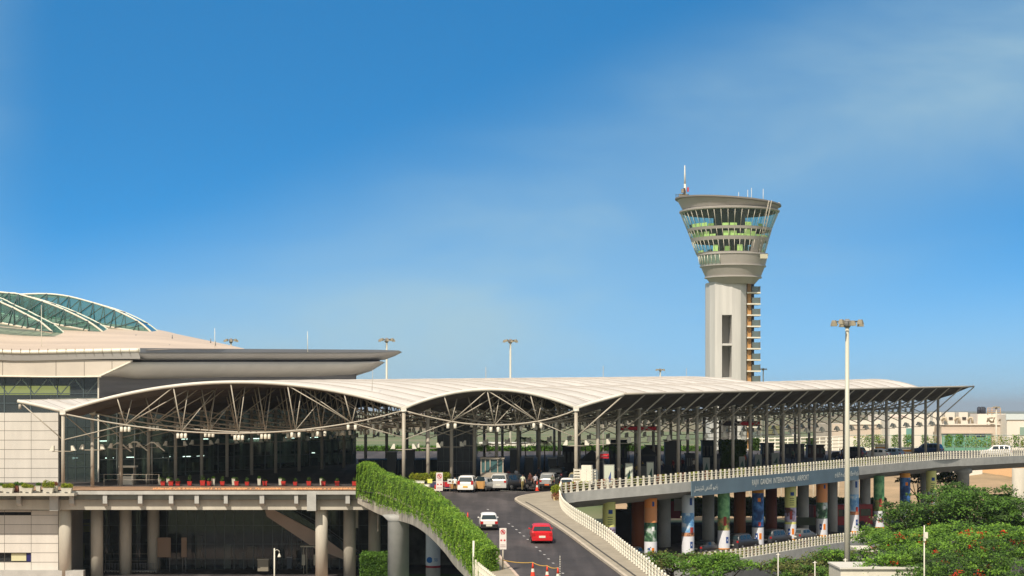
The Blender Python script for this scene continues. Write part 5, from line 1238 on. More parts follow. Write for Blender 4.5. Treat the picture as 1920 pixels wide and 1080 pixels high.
# planters on the plaza
grp = 'white planters along the plaza edge'
POTW = mat('white_planter', (.66, .62, .52), .7, nscale=2, namt=.1); POTR = mat('red_pot', (.50, .03, .02), .5)
def planter(u, v, D, w_, h, label, pm, leafm, plant_r=.5, plant_h=.6, name='planter', dense=500, group=grp, flare=1.3, lobes=2, dd=.8):
    c = P(u, v, D); r_ = thing(name, label, 'planter', c, group)
    m = MB(); m.box((c.x, c.y, c.z+h/2), (w_/flare, dd/flare, h), 0, flare); m.box((c.x, c.y, c.z+h+.02), (w_+.04, dd+.04, .05)); m.mi = 1; m.b2((c.x-.16, c.y-dd/2-.03, c.z+.06), (c.x+.16, c.y-dd/2+.1, c.z+.12)); m.build('pot', [pm, BLACK], r_)
    m = MB(); rg = random.Random(int(u*7))
    for k in range(lobes): blob_plant(m, (c.x+(k-(lobes-1)/2)*plant_r*1.3, c.y, c.z+h-.05), plant_r, plant_h*rg.uniform(.8, 1.25), dense, .07, int(u)+k)
    m.build('plant', leafm, r_)
for u, t_ in ((-18, 'clipped yellow green shrub in the white planter cut by the left edge'), (16, 'yellow green shrub in the leftmost whole white planter'), (52, 'second white planter from the left with yellow green shrub'), (91, 'white planter with the tallest twin shrubs in front of the first column'), (125.5, 'white planter at the foot of the first front column')):
    planter(u, 924.7, 287.4, 1.15, .52, t_, POTW, LEAFY, .42, .55 if u != 91 else .95)
gb = 'small potted shrubs behind the planters'
for u, t_ in ((2, 'pot with a green shrub beside the leftmost planter'), (31, 'reddish pot with small shrub between two white planters'), (41, 'narrow white pot just left of the second planter'), (72, 'pale pot with round dark topped shrub'), (104, 'reddish shrub in a pale pot left of the first column')):
    planter(u, 923.0, 288.4, .5, .66, t_, POTW if u != 31 else flat((120, 70, 55)), LEAF if u != 104 else mat('red_leaf', (.30, .12, .05), .6), .30, .45, 'potted_shrub', 300, gb, 1.25, 1, .5)
def pots(us, v, D, kind, group):
    rj = random.Random(len(us))
    for k, u in enumerate(us):
        u += rj.uniform(-1.5, 1.5); jj = rj.uniform(.85, 1.15)
        if kind == 'red': planter(u, v, D+rj.uniform(-.7, .7), .52*jj, .56*jj, 'red tapered pot in the row before the dark glass facade', POTR, LEAFD, .22*jj, rj.uniform(.3, .75), 'red_pot', 110, group, 1.35, 1, .5)
        else: planter(u, v, D, .38, .80, 'tall narrow white pot in the row before the dark glass facade', flat((205, 200, 180)), LEAF, .2, .35, 'white_pot', 90, group, 1.25, 1, .38)
pots([306, 321, 335, 355, 381, 394, 418, 444, 464, 496, 532, 553, 578, 606, 633, 664], 912, 303, 'red', 'red pots before the glass facade')
pots([300, 315, 400, 439.5, 487.5, 527, 603], 911.5, 304, 'white', 'tall white pots before the glass facade')
# orange debris strip
m = MB(); rg = random.Random(3)
for i in range(900):
    u = rg.uniform(288, 668); p = PZ(u+rg.gauss(0, 2), -8.72, 292+rg.gauss(0, .7)); s_ = rg.uniform(.05, .16); 
    if math.sin(u*.09)+rg.gauss(0, .6) < -.4: continue
    m.lathe(p, [(.02, -.03), (s_, .02), (s_*.7, s_*.8), (.01, s_)], 6)
o = m.build('orange_gravel', mat('orange_gravel', (.75, .36, .16), .9, nscale=4, namt=.2)); o['kind'] = 'stuff'; o['label'] = 'strip of loose orange rubble on the plaza edge'
# service rails and cabin on the plaza
def railing(name, label, pts, h, group=None, bars=(1.0, .55), m_=STEEL, step=1.6, r_=.025):
    rt_ = thing(name, label, 'railing', pts[0], group); m = MB(); ps = resample(pts, step)+[Vector(pts[-1])]
    for b_ in bars: m.path([Vector(p)+Vector((0, 0, h*b_)) for p in pts], r_, 6)
    m.build('rail', m_, rt_)
    for p in ps: m = MB(); m.tube(p, p+Vector((0, 0, h)), r_*1.2, None, 6); m.build('post', m_, rt_)
    return rt_
railing('railing', 'thin grey railing on the plaza beside the ticket cabin', [PZ(195, -8.72, 303), PZ(298, -8.72, 303)], 1.35)
kb = thing('kiosk', 'small pale booth with flat roof behind the third plaza column', 'kiosk', PZ(239, -8.72, 305)); c = PZ(239, -8.72, 305)
m = MB(); m.b2((c.x-.55, c.y, c.z), (c.x+.6, c.y+1.2, c.z+1.1)); m.build('counter', WHITE, kb)
m = MB(); m.b2((c.x-1, c.y-.2, c.z+2.1), (c.x+.9, c.y+1.5, c.z+2.3)); m.build('roof', WHITE, kb)
for dx, dy in ((-.8, 0), (.7, 0), (-.8, 1.2), (.7, 1.2)): m = MB(); m.tube((c.x+dx, c.y+dy, c.z), (c.x+dx, c.y+dy, c.z+2.1), .04); m.build('post', STEEL, kb)
# small pole-mounted light wings
for u, v in ((222, 832), (252, 830), (285, 831)):
    p = P(u, v, 306); r_ = thing('wing_lamp', 'twin-arm gull wing lamp at the glass facade above the booth', 'lamp', (p.x, p.y, CZ-8.72), 'gull wing lamps'); m = MB(); m.tube((p.x, p.y, CZ-8.72), (p.x, p.y, p.z), .04); m.build('pole', STEEL, r_)
    m = MB(); m.prism([p+Vector((-.8, 0, -.3)), p+Vector((-.2, 0, .15)), p+Vector((.3, 0, .15)), p+Vector((1.5, 0, -.9)), p+Vector((1.4, 0, -.95)), p+Vector((.2, 0, 0)), p+Vector((-.2, 0, 0)), p+Vector((-1.0, 0, -.45))], (0, .25, 0)); m.build('lamp_arm', WHITE, r_)

# ================================================================ clutter beneath and behind the canopy
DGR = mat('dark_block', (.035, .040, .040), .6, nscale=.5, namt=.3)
def block(name, label, u0, u1, v0, v1, D, dep, m_, cat, group=None, trim=None):
    r_ = thing(name, label, cat, P((u0+u1)/2, v1, D), group); m = MB(); m.b2((xu(u0, D), D*K, zq(v1, D)), (xu(u1, D), D*K+dep, zq(v0, D))); m.build('body', m_, r_)
    m = MB(); m.b2((xu(u0, D)-.08, D*K-.08, zq(v0, D)), (xu(u1, D)+.08, D*K+dep+.08, zq(v0, D)+.12)); m.build('cap', trim or STEELG, r_); return r_
pav = thing('glass_pavilion', 'tall dark glass block standing under the middle vault', 'pavilion', PZ(856, -8.7, 322)); D = 322
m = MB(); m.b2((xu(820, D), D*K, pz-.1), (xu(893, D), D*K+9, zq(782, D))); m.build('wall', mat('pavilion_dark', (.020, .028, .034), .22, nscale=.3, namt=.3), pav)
m = MB()
for u in range(820, 895, 12): m.b2((xu(u-.4, D), D*K-.06, pz), (xu(u+.4, D), D*K-.005, zq(782, D)))
for v in (815, 840, 865, 888): m.b2((xu(820, D), D*K-.05, zq(v+.4, D)), (xu(893, D), D*K-.006, zq(v-.4, D)))
m.build('mullion', MC['dark_mullion'], pav)
wl = thing('glass_screen', 'low dark glass screen between the facade and the pavilion', 'glass screen', PZ(745, -8.7, 330)); D = 330
m = MB(); m.b2((xu(672, D), D*K, pz-.1), (xu(820, D), D*K+6, zq(862, D))); m.build('pane', mat('teal_dark', (.018, .040, .050), .6, nscale=.4, namt=.3), wl)
m = MB()
for u in range(672, 822, 15): m.b2((xu(u-.4, D), D*K-.05, pz), (xu(u+.4, D), D*K-.005, zq(862, D)))
m.build('mullion', MC['dark_mullion'], wl)
gbk = 'dark equipment cabinets under the canopy'
for u0, u1, v0, lb in ((726, 742, 848, 'dark cabinet left of the second front column'), (762, 776, 844, 'dark cabinet just right of the second front column'), (956, 969, 843, 'dark cabinet before the middle mast'), (985, 1000, 858, 'low dark cabinet under the middle vault'), (1028, 1044, 860, 'low dark cabinet right of the under-vault palms'), (1046, 1056, 856, 'narrow dark cabinet near the third front column')):
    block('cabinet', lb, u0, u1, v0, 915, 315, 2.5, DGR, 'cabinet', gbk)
# control cabin with windows
cb_ = thing('security_cabin', 'cream security cabin with three windows behind the parked vehicles', 'cabin', PZ(923, -8.7, 303)); D = 303
m = MB(); m.b2((xu(901, D), D*K, pz), (xu(945, D), D*K+2.4, zq(886, D))); m.b2((xu(900, D), D*K-.1, zq(861, D)), (xu(946, D), D*K+2.5, zq(857.5, D)))
for u in (901, 909, 918, 932, 942): m.b2((xu(u, D), D*K, zq(886, D)), (xu(u+2, D), D*K+.1, zq(861, D)))
m.build('wall', mat('cabin_cream', (.42, .36, .28), .7), cb_); m = MB(); m.b2((xu(903, D), D*K+.11, zq(886, D)), (xu(943, D), D*K+.2, zq(861, D))); m.build('window', flat((70, 105, 105), .2), cb_)
# tents
for u, D, v0, v1, hw, lb in ((1110, 312, 843, 864, 24, 'dark pyramid tent roof left of the red notice'), (1212, 326, 836, 852, 20, 'dark pyramid tent roof right of the red notice')):
    r_ = thing('canopy_tent', lb, 'tent', PZ(u, zdeck(D), D), 'dark tents under the canopy'); w_ = hw*D/5000; X, Y = xu(u, D), D*K
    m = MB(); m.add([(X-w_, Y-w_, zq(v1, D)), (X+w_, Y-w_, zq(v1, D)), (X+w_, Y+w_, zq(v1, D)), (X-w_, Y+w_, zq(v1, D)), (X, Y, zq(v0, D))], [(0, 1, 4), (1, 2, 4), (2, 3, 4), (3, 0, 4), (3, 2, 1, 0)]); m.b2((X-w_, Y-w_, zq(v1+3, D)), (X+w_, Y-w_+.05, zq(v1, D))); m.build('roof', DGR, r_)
    for a in (-1, 1):
        for b_ in (-1, 1): m = MB(); m.tube((X+a*w_*.95, Y+b_*w_*.95, CZ+zdeck(D)), (X+a*w_*.95, Y+b_*w_*.95, zq(v1, D)), .05); m.build('leg', STEELG, r_)
    m = MB(); m.b2((X-w_*.9, Y+w_*.6, CZ+zdeck(D)), (X+w_*.9, Y+w_*.8, zq(v1+2, D))); m.build('back_sheet', flat((24, 34, 50)), r_)
# hanging red displays
for u0, u1, v0, v1, D, lb in ((1163, 1232, 799, 807.5, 316, 'long red display board hanging under the canopy left of the tower'), (1355, 1425, 789.5, 798.5, 340, 'long display board with red right half hanging before the tower')):
    r_ = thing('display_board', lb, 'display board', P((u0+u1)/2, v0, D), 'hanging display boards'); m = MB(); m.b2((xu(u0, D), D*K, zq(v1, D)), (xu(u1, D), D*K+.3, zq(v0, D))); m.build('case', flat((40, 25, 25)), r_)
    m = MB(); a = u0+1.5 if u0 < 1300 else (u0+u1)/2-4; m.b2((xu(a, D), D*K-.03, zq(v1-1.2, D)), (xu(u1-1.5, D), D*K-.005, zq(v0+1.2, D))); m.build('panel', flat((185, 20, 40)), r_)
    m = MB(); [m.tube((xu(u, D), D*K+.15, zq(v0, D)), (xu(u, D), D*K+.15, zq(v0-22, D)), .03) for u in (u0+5, u1-5)]; m.build('hanger', STEELG, r_)
r_ = thing('red_notice', 'small red notice board on a thin post behind the second right column', 'sign', PZ(1133, -8.6, 300)); D = 300
m = MB(); m.b2((xu(1125.5, D), D*K, zq(859.5, D)), (xu(1141.5, D), D*K+.12, zq(851, D))); m.build('board', flat((200, 20, 35)), r_); m = MB(); m.tube((xu(1131, D), D*K+.2, pz), (xu(1131, D), D*K+.2, zq(852, D)), .04); m.build('post', STEELG, r_)
m = MB(); m.b2((xu(1127.5, D), D*K-.02, zq(856.5, D)), (xu(1139, D), D*K-.003, zq(854, D))); m.build('lettering', flat((235, 140, 140)), r_)
# poster boards
gp = 'free-standing poster boards along the departures road'
for u0, u1, v0, D, lb in ((1132, 1152, 871, 296, 'brightest white poster board with a blue sail shape'), (1172, 1187, 868, 303, 'poster board with a dark spire shape'), (1212, 1226, 866, 309, 'poster board with a leaning green leaf shape'), (1318, 1331, 858, 326, 'plain grey poster board left of the clipped green block'), (1386, 1397, 856, 336, 'second plain poster board by the clipped green block'), (1416, 1428, 852, 341, 'poster board with a teal cone'), (1447, 1461, 849, 345, 'poster board with a dark wing shape')):
    r_ = thing('poster_board', lb, 'poster board', PZ((u0+u1)/2, zdeck(D), D), gp); z0_ = CZ+zdeck(D); z1_ = zq(v0, D)
    m = MB(); m.b2((xu(u0, D), D*K, z0_+.1), (xu(u1, D), D*K+.25, z1_)); m.build('frame', flat((150, 150, 140)), r_)
    m = MB(); m.b2((xu(u0+1.2, D), D*K-.03, z0_+.4), (xu(u1-1.2, D), D*K-.005, z1_-.1)); pn = m.build('poster', flat((205, 210, 190) if u0 < 1300 else (130, 138, 132)), r_)
    um = (u0+u1)/2; hh = z1_-z0_; m = MB(); m.prism([(xu(um-4, D), D*K-.05, z0_+hh*.28), (xu(um+3.5, D), D*K-.05, z0_+hh*.28), (xu(um+.5+(3 if u0 in (1132, 1212, 1447) else 0), D), D*K-.05, z0_+hh*.72)], (0, .015, 0)); m.build('picture', flat((60, 80, 140) if u0 == 1132 else (20, 70, 60)), r_)
# clipped green block and palms
def hedge_box(name, label, u0, u1, v0, v1, D, dep, m_, n, leaf=.12, cat='hedge', group=None):
    m = MB(); x0, x1, z0_, z1_ = xu(u0, D), xu(u1, D), zq(v1, D), zq(v0, D); m.mi = 0; m.b2((x0+.1, D*K+.1, z0_), (x1-.1, D*K+dep-.1, z1_-.1)); rg = random.Random(int(u0)); m.mi = 1
    for i in range(n):
        f = rg.random(); random.seed(i)
        if f < .6: p = (rg.uniform(x0, x1), D*K+rg.gauss(0, .08), rg.uniform(z0_, z1_))
        elif f < .85: p = (rg.uniform(x0, x1), D*K+rg.uniform(0, dep), z1_+rg.gauss(0, .08))
        else: p = (rg.choice((x0, x1))+rg.gauss(0, .08), D*K+rg.uniform(0, dep), rg.uniform(z0_, z1_))
        m.leaf(p, leaf)
    o = m.build(name, [LEAFD, m_]); return tag(o, label, cat, group)
hedge_box('clipped_hedge', 'tall dark clipped green block under the canopy before the tower base', 1352, 1400, 827, 885, 345, 4, LEAFD, 3500)
hedge_box('clipped_hedge', 'dense green hedge beside the big pier at the bottom', 676, 727, 1040, 1095, 268, 3, LEAF, 7000, .09)
hedge_box('clipped_hedge', 'low yellow green hedge strip just right of the second front column', 769, 802, 890, 903, 288, .8, LEAFY, 1600, .08, group='yellow green hedges by the columns')
hedge_box('clipped_hedge', 'low yellow green hedge strip above the no-parking board', 807, 842, 888, 899, 294, .8, LEAFY, 1600, .08, group='yellow green hedges by the columns')
m = MB(); gv = nv; 
for i in range(9000):
    t_ = random.Random(i).random(); k = t_*(len(RV)*.62); a = int(k)+3; f = k-int(k); p = RV[a].lerp(RV[a+1], f)+nv[a]*(.35+.5*random.Random(i*3).random()); random.seed(i); 
    if math.sin(k*2.1)+random.gauss(0, .5) < -.5: continue
    m.mi = 1 if math.sin(k*1.3)+random.gauss(0, .4) > .75 else 0; p.z += random.uniform(.1, 1.02); m.leaf(p, .09)
o = m.build('viaduct_hedge', [LEAFY, mat('red_leaf', (.30, .12, .05))]); tag(o, 'low yellow green hedge showing through the upper viaduct balustrade', 'hedge')
m = MB()
for i in range(5000):
    k = random.Random(i+9).random()*(len(LV)-2); a = int(k); p = LV[a].lerp(LV[a+1], k-a)+nl[a]*(.35+.4*random.Random(i*5).random()); random.seed(i)
    m.mi = 1 if math.sin(k*2.3)+random.gauss(0, .5) > .9 else 0; p.z += random.uniform(.05, .95); m.leaf(p, .09)
o = m.build('lower_hedge', [LEAFY, mat('red_leaf', (.30, .12, .05))]); tag(o, 'low hedge with reddish tips behind the lower road balustrade', 'hedge')
def palm(u, D, h, label, sc=1):
    c = PZ(u, zdeck(D), D); r_ = thing('palm_tree', label, 'palm', c, 'small palms under the canopy'); m = MB(); m.path([c, c+Vector((.1, 0, h*.5)), c+Vector((0, 0, h))], [.12, .08, .07], 6); m.build('trunk', BARK, r_)
    m = MB(); rg = random.Random(int(u))
    for i in range(12):
        a = i*.524+rg.random()*.3; L_ = 1.6*sc*rg.uniform(.8, 1.1); up_ = rg.uniform(.4, 1.1)
        pts = [c+Vector((math.cos(a)*L_*t_, math.sin(a)*L_*t_, h+up_*t_*1.6-1.8*t_*t_)) for t_ in (0, .25, .5, .75, 1)]
        for p, q in zip(pts, pts[1:]):
            d_ = (q-p).normalized(); s_ = d_.cross(Vector((0, 0, 1))).normalized()
            for k in range(5):
                b_ = p.lerp(q, k/5)
                for sg in (-1, 1): m.add([b_, b_+d_*.07, b_+s_*sg*.38+d_*.2-Vector((0, 0, .12))], [(0, 1, 2)])
    m.build('fronds', LEAF, r_)
palm(908, 330, 3.4, 'palm against the hills left of the middle mast'); palm(984, 330, 4.2, 'tallest palm under the middle vault'); palm(1020, 336, 3.6, 'palm right of the tallest one'); palm(1143, 330, 3.3, 'palm behind the red notice'); palm(1178, 335, 3.3, 'palm between the two dark tents'); palm(1097, 340, 3.2, 'palm behind the left dark tent')
# background dark waiting crowd, counters (far side of the road)
rg = random.Random(21); cm = [flat((28, 30, 34)), flat((50, 56, 66)), flat((64, 40, 40)), flat((90, 92, 88)), flat((20, 40, 45))]
for i, (u, D, w_, h) in enumerate([(1070, 335, 30, 3.0), (1160, 345, 34, 3.4), (1225, 348, 26, 2.6), (1262, 352, 30, 3.2), (1330, 356, 26, 3.0), (1440, 372, 22, 2.2), (1490, 380, 36, 1.9), (1530, 384, 30, 1.7), (1205, 318, 14, 1.5), (1120, 322, 18, 1.8), (1295, 332, 16, 2.2), (1345, 338, 10, 1.8)]):
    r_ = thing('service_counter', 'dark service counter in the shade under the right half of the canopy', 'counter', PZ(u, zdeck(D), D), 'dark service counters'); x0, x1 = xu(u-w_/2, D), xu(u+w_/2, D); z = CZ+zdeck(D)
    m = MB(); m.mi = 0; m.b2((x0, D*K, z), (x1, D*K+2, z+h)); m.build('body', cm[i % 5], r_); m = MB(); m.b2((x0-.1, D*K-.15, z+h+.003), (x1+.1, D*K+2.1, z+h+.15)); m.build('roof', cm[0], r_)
    m = MB()
    for k in range(4): a = x0+(x1-x0)*(k+.2)/4; m.b2((a, D*K-.04, z+h*.35), (a+(x1-x0)*.14, D*K-.005, z+h*.8))
    m.build('panel', cm[3], r_)
# barricades, trolleys and boards left of the road
def barricade(u, D, w_, label, cols=((225, 190, 60), (235, 235, 220)), group='yellow barricades', h=1.1, yaw=0):
    c = PZ(u, zdeck(D), D); r_ = thing('barricade', label, 'barricade', c, group); m = MB(); 
    for k in range(4): m.mi = k % 2; m.b2((-w_/2, -.02, .22+k*(h-.25)/4), (w_/2, .02, .20+(k+1)*(h-.25)/4))
    m.build('board', [flat(x) for x in cols], r_, False); m = MB(); m.path([(-w_/2-.04, 0, 0), (-w_/2-.04, 0, h), (w_/2+.04, 0, h), (w_/2+.04, 0, 0)], .035, 6); m.build('frame', WHITE, r_, False); r_.rotation_euler = (0, 0, yaw); return r_
barricade(775, 280, 1.5, 'yellow and white barricade behind the hedge top'); barricade(791, 276, 1.6, 'yellow barricade nearest the start of the kerb', yaw=R(-25)); barricade(783, 286, 1.4, 'yellow barricade farther back beside the low hedge')
barricade(1700, 385, 1.9, 'orange and white barricade between two far canopy columns', ((230, 150, 40), (235, 235, 225)), 'orange barricades', 1.5); barricade(1653, 398, 1.9, 'orange barricade behind the white hatchback', ((225, 150, 50), (230, 220, 200)), 'orange barricades', 1.7)
def trolley(u, D, c1, label):
    c = PZ(u, zdeck(D), D); r_ = thing('luggage_trolley', label, 'trolley', c, 'luggage trolleys by the people carrier'); m = MB(); m.b2((-.5, -.3, .25), (.5, .9, .32)); m.path([(-.45, -.3, .3), (-.45, -.35, 1.0), (.45, -.35, 1.0), (.45, -.3, .3)], .03, 6); m.path([(-.45, .8, .3), (-.45, .8, .55), (.45, .8, .55), (.45, .8, .3)], .025, 6); m.build('frame', STEEL, r_, False)
    m = MB(); m.b2((-.4, -.36, .45), (.4, -.30, .95)); m.build('panel', flat(c1), r_, False)
    for x in (-.4, .4):
        for y in (-.2, .8): m = MB(); m.tube((x-.03, y, .12), (x+.03, y, .12), .12, None, 10); m.build('wheel', BLACK, r_, False)
    m = MB(); m.box((0, .25, .62), (.7, .5, .55)); m.build('luggage', flat(c1[::-1]), r_, False); return r_
for u, D, c1, lb in ((811, 287, (60, 60, 90), 'dark trolley nearest the second front column'), (822, 288, (120, 120, 130), 'grey trolley behind the no-parking board'), (833, 289, (150, 30, 40), 'red trolley right of the no-parking board'), (841, 287, (190, 30, 40), 'bright red trolley beside the white board'), (848, 290, (50, 50, 120), 'blue trolley behind the person in white')): trolley(u, D, c1, lb)
def board(u, v0, v1, w_, D, c1, label, pole=True, mark=None):
    r_ = thing('notice_board', label, 'sign', PZ(u, zdeck(D), D)); m = MB(); m.b2((xu(u-w_/2, D), D*K, zq(v1, D)), (xu(u+w_/2, D), D*K+.06, zq(v0, D))); m.build('board', flat(c1), r_)
    m = MB(); m.tube((xu(u, D), D*K+.1, CZ+zdeck(D)), (xu(u, D), D*K+.1, zq(v0, D)), .035); m.build('post', STEEL, r_)
    if mark: m = MB(); m.b2((xu(u-w_*.25, D), D*K-.02, zq((v0+v1)/2+1, D)), (xu(u+w_*.25, D), D*K-.003, zq((v0+v1)/2-1.3, D))); m.build('mark', flat(mark), r_)
board(806, 898, 906, 9, 281, (225, 225, 110), 'pale yellow notice board on a short post'); board(843.5, 898, 907, 9, 284, (225, 225, 215), 'white notice board with a dark mark beside the trolleys', True, (40, 40, 40))
# bollards along the column row
for i, u in enumerate([770, 776, 783, 790, 861, 868, 877, 886, 895]):
    D = 292+i*.5 if u < 800 else 300; c = PZ(u, zdeck(D), D); m = MB(); m.lathe(c, [(.09, 0), (.09, .9), (.13, .95), (.13, 1.1), (.05, 1.18), (.01, 1.2)], 10); o = m.build('bollard', WHITE); tag(o, 'short white round-topped bollard behind the low hedge and trolleys', 'bollard', 'white bollards under the canopy')
# red bag/marker beside the man, traffic cones
def cone(p, label, h=.95, group='orange traffic cones', w_=None):
    r_ = thing('traffic_cone', label, 'traffic cone', p, group); m = MB(); m.mi = 0; m.box((p.x, p.y, p.z+.02), (.42, .42, .04)); 
    f = lambda z: .17*(1-z/h)+.03*(z/h)
    for k, (a, b_) in enumerate(((.04, .38*h), (.38*h, .60*h), (.60*h, h))): m.mi = k % 2; m.lathe((p.x, p.y, p.z), [(f(a), a), (f(b_), b_)], 14, caps=(k == 2))
    m.build('body', [mat('cone_orange', (.80, .06, .02), .5), WHITE], r_)
cone(rpos(999, 1083), 'traffic cone with white band at the bottom left of the roped line', 1.0); cone(rpos(1026, 1088), 'second cone of the roped line at the bottom edge', .95); cone(rpos(1046, 1092), 'third cone of the roped line at the bottom edge', .95)
cone(rpos(877, 990), 'tall slender cone on the kerb beside the small white hatchback', 1.3); cone(rpos(816, 929), 'cone at the foot of the farther no-parking board', 1.1)
cone(dp(1007, 287.5), 'red cone between the walking people and the pale van', 1.0)
# no-parking boards
def nopark(base, h0, h1, w_, label):
    """panel from h0 to h1 above the base"""
    r_ = thing('parking_sign', label, 'sign', base, 'no-parking signs'); x, y, z = base; m = MB(); m.tube((x, y, z), (x, y, z+h0+.3), .055); m.box((x, y, z+.02), (.5, .4, .04)); m.build('post', STEEL, r_)
    m = MB(); m.b2((x-w_/2, y-.08, z+h0), (x+w_/2, y-.04, z+h1)); b_ = m.build('board', flat((228, 218, 212), .4), r_)
    cz_ = z+h1-w_*.55; rr_ = w_*.36; m = MB(); n_ = 28; A_ = []; B_ = []
    for i in range(n_+1):
        a = 2*math.pi*i/n_; A_.append((x+rr_*math.cos(a), y-.087, cz_+rr_*math.sin(a))); B_.append((x+rr_*.76*math.cos(a), y-.087, cz_+rr_*.76*math.sin(a)))
    m.strip(A_, B_); s2 = rr_*.78*.707; m.add([(x-s2-.03, y-.095, cz_+s2-.03), (x-s2+.03, y-.095, cz_+s2+.03), (x+s2+.03, y-.095, cz_-s2+.03), (x+s2-.03, y-.095, cz_-s2-.03)], [(0, 1, 2, 3)])
    m.build('symbol', flat((190, 30, 45)), b_)
    for sx in (-1, 1): m = MB(); m.prism([(x+sx*w_*.40, y-.088, z+h0+.62), (x+sx*w_*.24, y-.088, z+h0+.72), (x+sx*w_*.24, y-.088, z+h0+.66), (x+sx*w_*.10, y-.088, z+h0+.66), (x+sx*w_*.10, y-.088, z+h0+.58), (x+sx*w_*.24, y-.088, z+h0+.58), (x+sx*w_*.24, y-.088, z+h0+.52)], (0, .006, 0)); m.build('arrow', flat((190, 30, 45)), b_)
    vs, fs = text_mb('P', rr_*1.5); m = MB(); m.add([(x+a, y-.083, cz_+b2_) for a, b2_, c2_ in vs], fs); m.build('lettering', flat((60, 25, 30)), b_)
    m = MB()
    for k in range(3): m.b2((x-w_*.3, y-.086, z+h0+1.02+.10*k), (x+w_*.3, y-.081, z+h0+1.05+.10*k))
    for k in range(2): m.b2((x-w_*.38, y-.086, z+h0+.16+.12*k), (x+w_*.38, y-.081, z+h0+.20+.12*k))
    m.build('small_print', flat((150, 120, 120)), b_)
pb = rpos(943, 1072); k_ = pb.y/K/5000
nopark(pb, 42*k_, 82*k_, 13*k_, 'tall no-parking board on a post beside the left kerb of the ramp')
pb2 = rpos(824, 940); k2 = pb2.y/K/5000; nopark(pb2, 20*k2, 54*k2, 12.5*k2, 'no-parking board standing at the top of the hedge by the road')
# yellow rope from sign to the cones
a = pb+Vector((0, -.05, 22*k_)); pts = []
cn = [rpos(999, 1083)+Vector((0, 0, 1.0)), rpos(1026, 1088)+Vector((0, 0, .95)), rpos(1046, 1092)+Vector((0, 0, .95))]
for p, q in zip([a]+cn[:-1], cn):
    for i in range(8): t_ = i/8; r3 = p.lerp(q, t_); r3.z -= .35*t_*(1-t_); pts.append(r3)
pts.append(cn[-1]); m = MB(); m.path(pts, .03, 5); o = m.build('barrier_rope', flat((200, 160, 80))); tag(o, 'yellow rope strung from the no-parking post to the cones', 'rope')
m = MB(); c = rpos(1050, 1092)
for i in range(11): m.lathe((c.x, c.y, c.z+.1+i*.155), [(.01, -.03), (.045, 0), (.01, .03)], 8)
m.tube(c, c+Vector((0, 0, 1.75)), .008); o = m.build('chain_post', WHITE); tag(o, 'thin upright strung with small white beads at the end of the rope', 'marker post')
# white fence at the lower end of the hedge
wf = thing('picket_fence', 'short white fence with a tall end post at the lower tip of the hedge', 'fence', P(890, 1070, 183)); 
m = MB(); p = P(888, 1080, 184); m.tube((p.x, p.y, p.z-.6), (p.x, p.y, zq(1014, 184)), .075, None, 8); m.build('end_post', WHITE, wf)
fl = [P(892, 1083, 182), P(902, 1093, 177), P(924, 1112, 168), P(950, 1138, 158)]; ftop = 1.15
for z in (.25, .65, 1.05): m = MB(); m.path([q+Vector((0, 0, z)) for q in fl], .035, 6); m.build('rail', WHITE, wf)
for q in resample(fl, .9): m = MB(); m.box(q+Vector((0, 0, .6)), (.16, .10, 1.25), 0, .8); m.build('picket', WHITE, wf)
# planter with bushy shrub at the fork
planter(1043.5, 944, 262, .62, .62, 'round orange and green bush in a cream pot at the ramp fork', flat((235, 215, 160)), LEAFO, .5, 1.0, 'planter', 10, 'planter at the fork', 1.25, 1, .6)
m = MB(); c = P(1042, 934, 262); m.mi = 0; blob_plant(m, (c.x, c.y, c.z+.35), .52, 1.0, 900, .07, 3); m.mi = 1; blob_plant(m, (c.x+.1, c.y-.06, c.z-.25), .55, .95, 900, .07, 5); o = m.build('round_shrub', [LEAFY, mat('red_leaf', (.30, .12, .05))]); tag(o, 'round shrub, yellow green above and rust red below, over the cream pot', 'shrub')
# foreground small lamps and posts
def smalllamp(u, v0, D, label):
    r_ = thing('path_lamp', label, 'lamp', (xu(u, D), D*K, 0)); X, Y, z = xu(u, D), D*K, zq(v0, D); m = MB(); m.tube((X, Y, 0), (X, Y, z), .075, .065, 8); m.path([(X, Y, z-.25), (X+.25, Y, z-.12), (X+.45, Y, z-.25), (X+.47, Y, z-.5)], .03, 6); m.build('pole', WHITE, r_)
    m = MB(); m.lathe((X+.47, Y, z-.85), [(.18, 0), (.15, .12), (.05, .32), (.03, .38)], 12); m.build('lamp_shade', WHITE, r_)
smalllamp(514.5, 1028, 255, 'small white lamp with a hooked arm in front of the arrivals hall')
r_ = thing('camera_pole', 'thin white pole with small boxes rising before the red-flowering tree', 'pole', (xu(1733, 225), 225*K, 0)); D = 225; m = MB(); m.tube((xu(1733, D), D*K, 0), (xu(1733, D), D*K, zq(985, D)), .07, .05, 8); m.build('pole', WHITE, r_)
m = MB(); m.b2((xu(1732, D), D*K-.2, zq(1009, D)), (xu(1739, D), D*K+.2, zq(998, D))); m.b2((xu(1731, D), D*K-.2, zq(1014, D)), (xu(1735, D), D*K, zq(1008, D))); m.build('box', WHITE, r_)
for u, v0, D, lb in ((1459, 1037, 250, 'slim cream post standing before the olive tree'), (1585, 1047, 245, 'slim grey post beside the nearest mast'), (1528, 1052, 250, 'slim white post left of the nearest mast')):
    m = MB(); m.tube((xu(u, D), D*K, 0), (xu(u, D), D*K, zq(v0, D)), .06, .05, 8); m.tube((xu(u-4, D), D*K, zq(v0+3, D)), (xu(u+4, D), D*K, zq(v0+3, D)), .04); o = m.build('slim_post', CREAM); tag(o, lb, 'post')
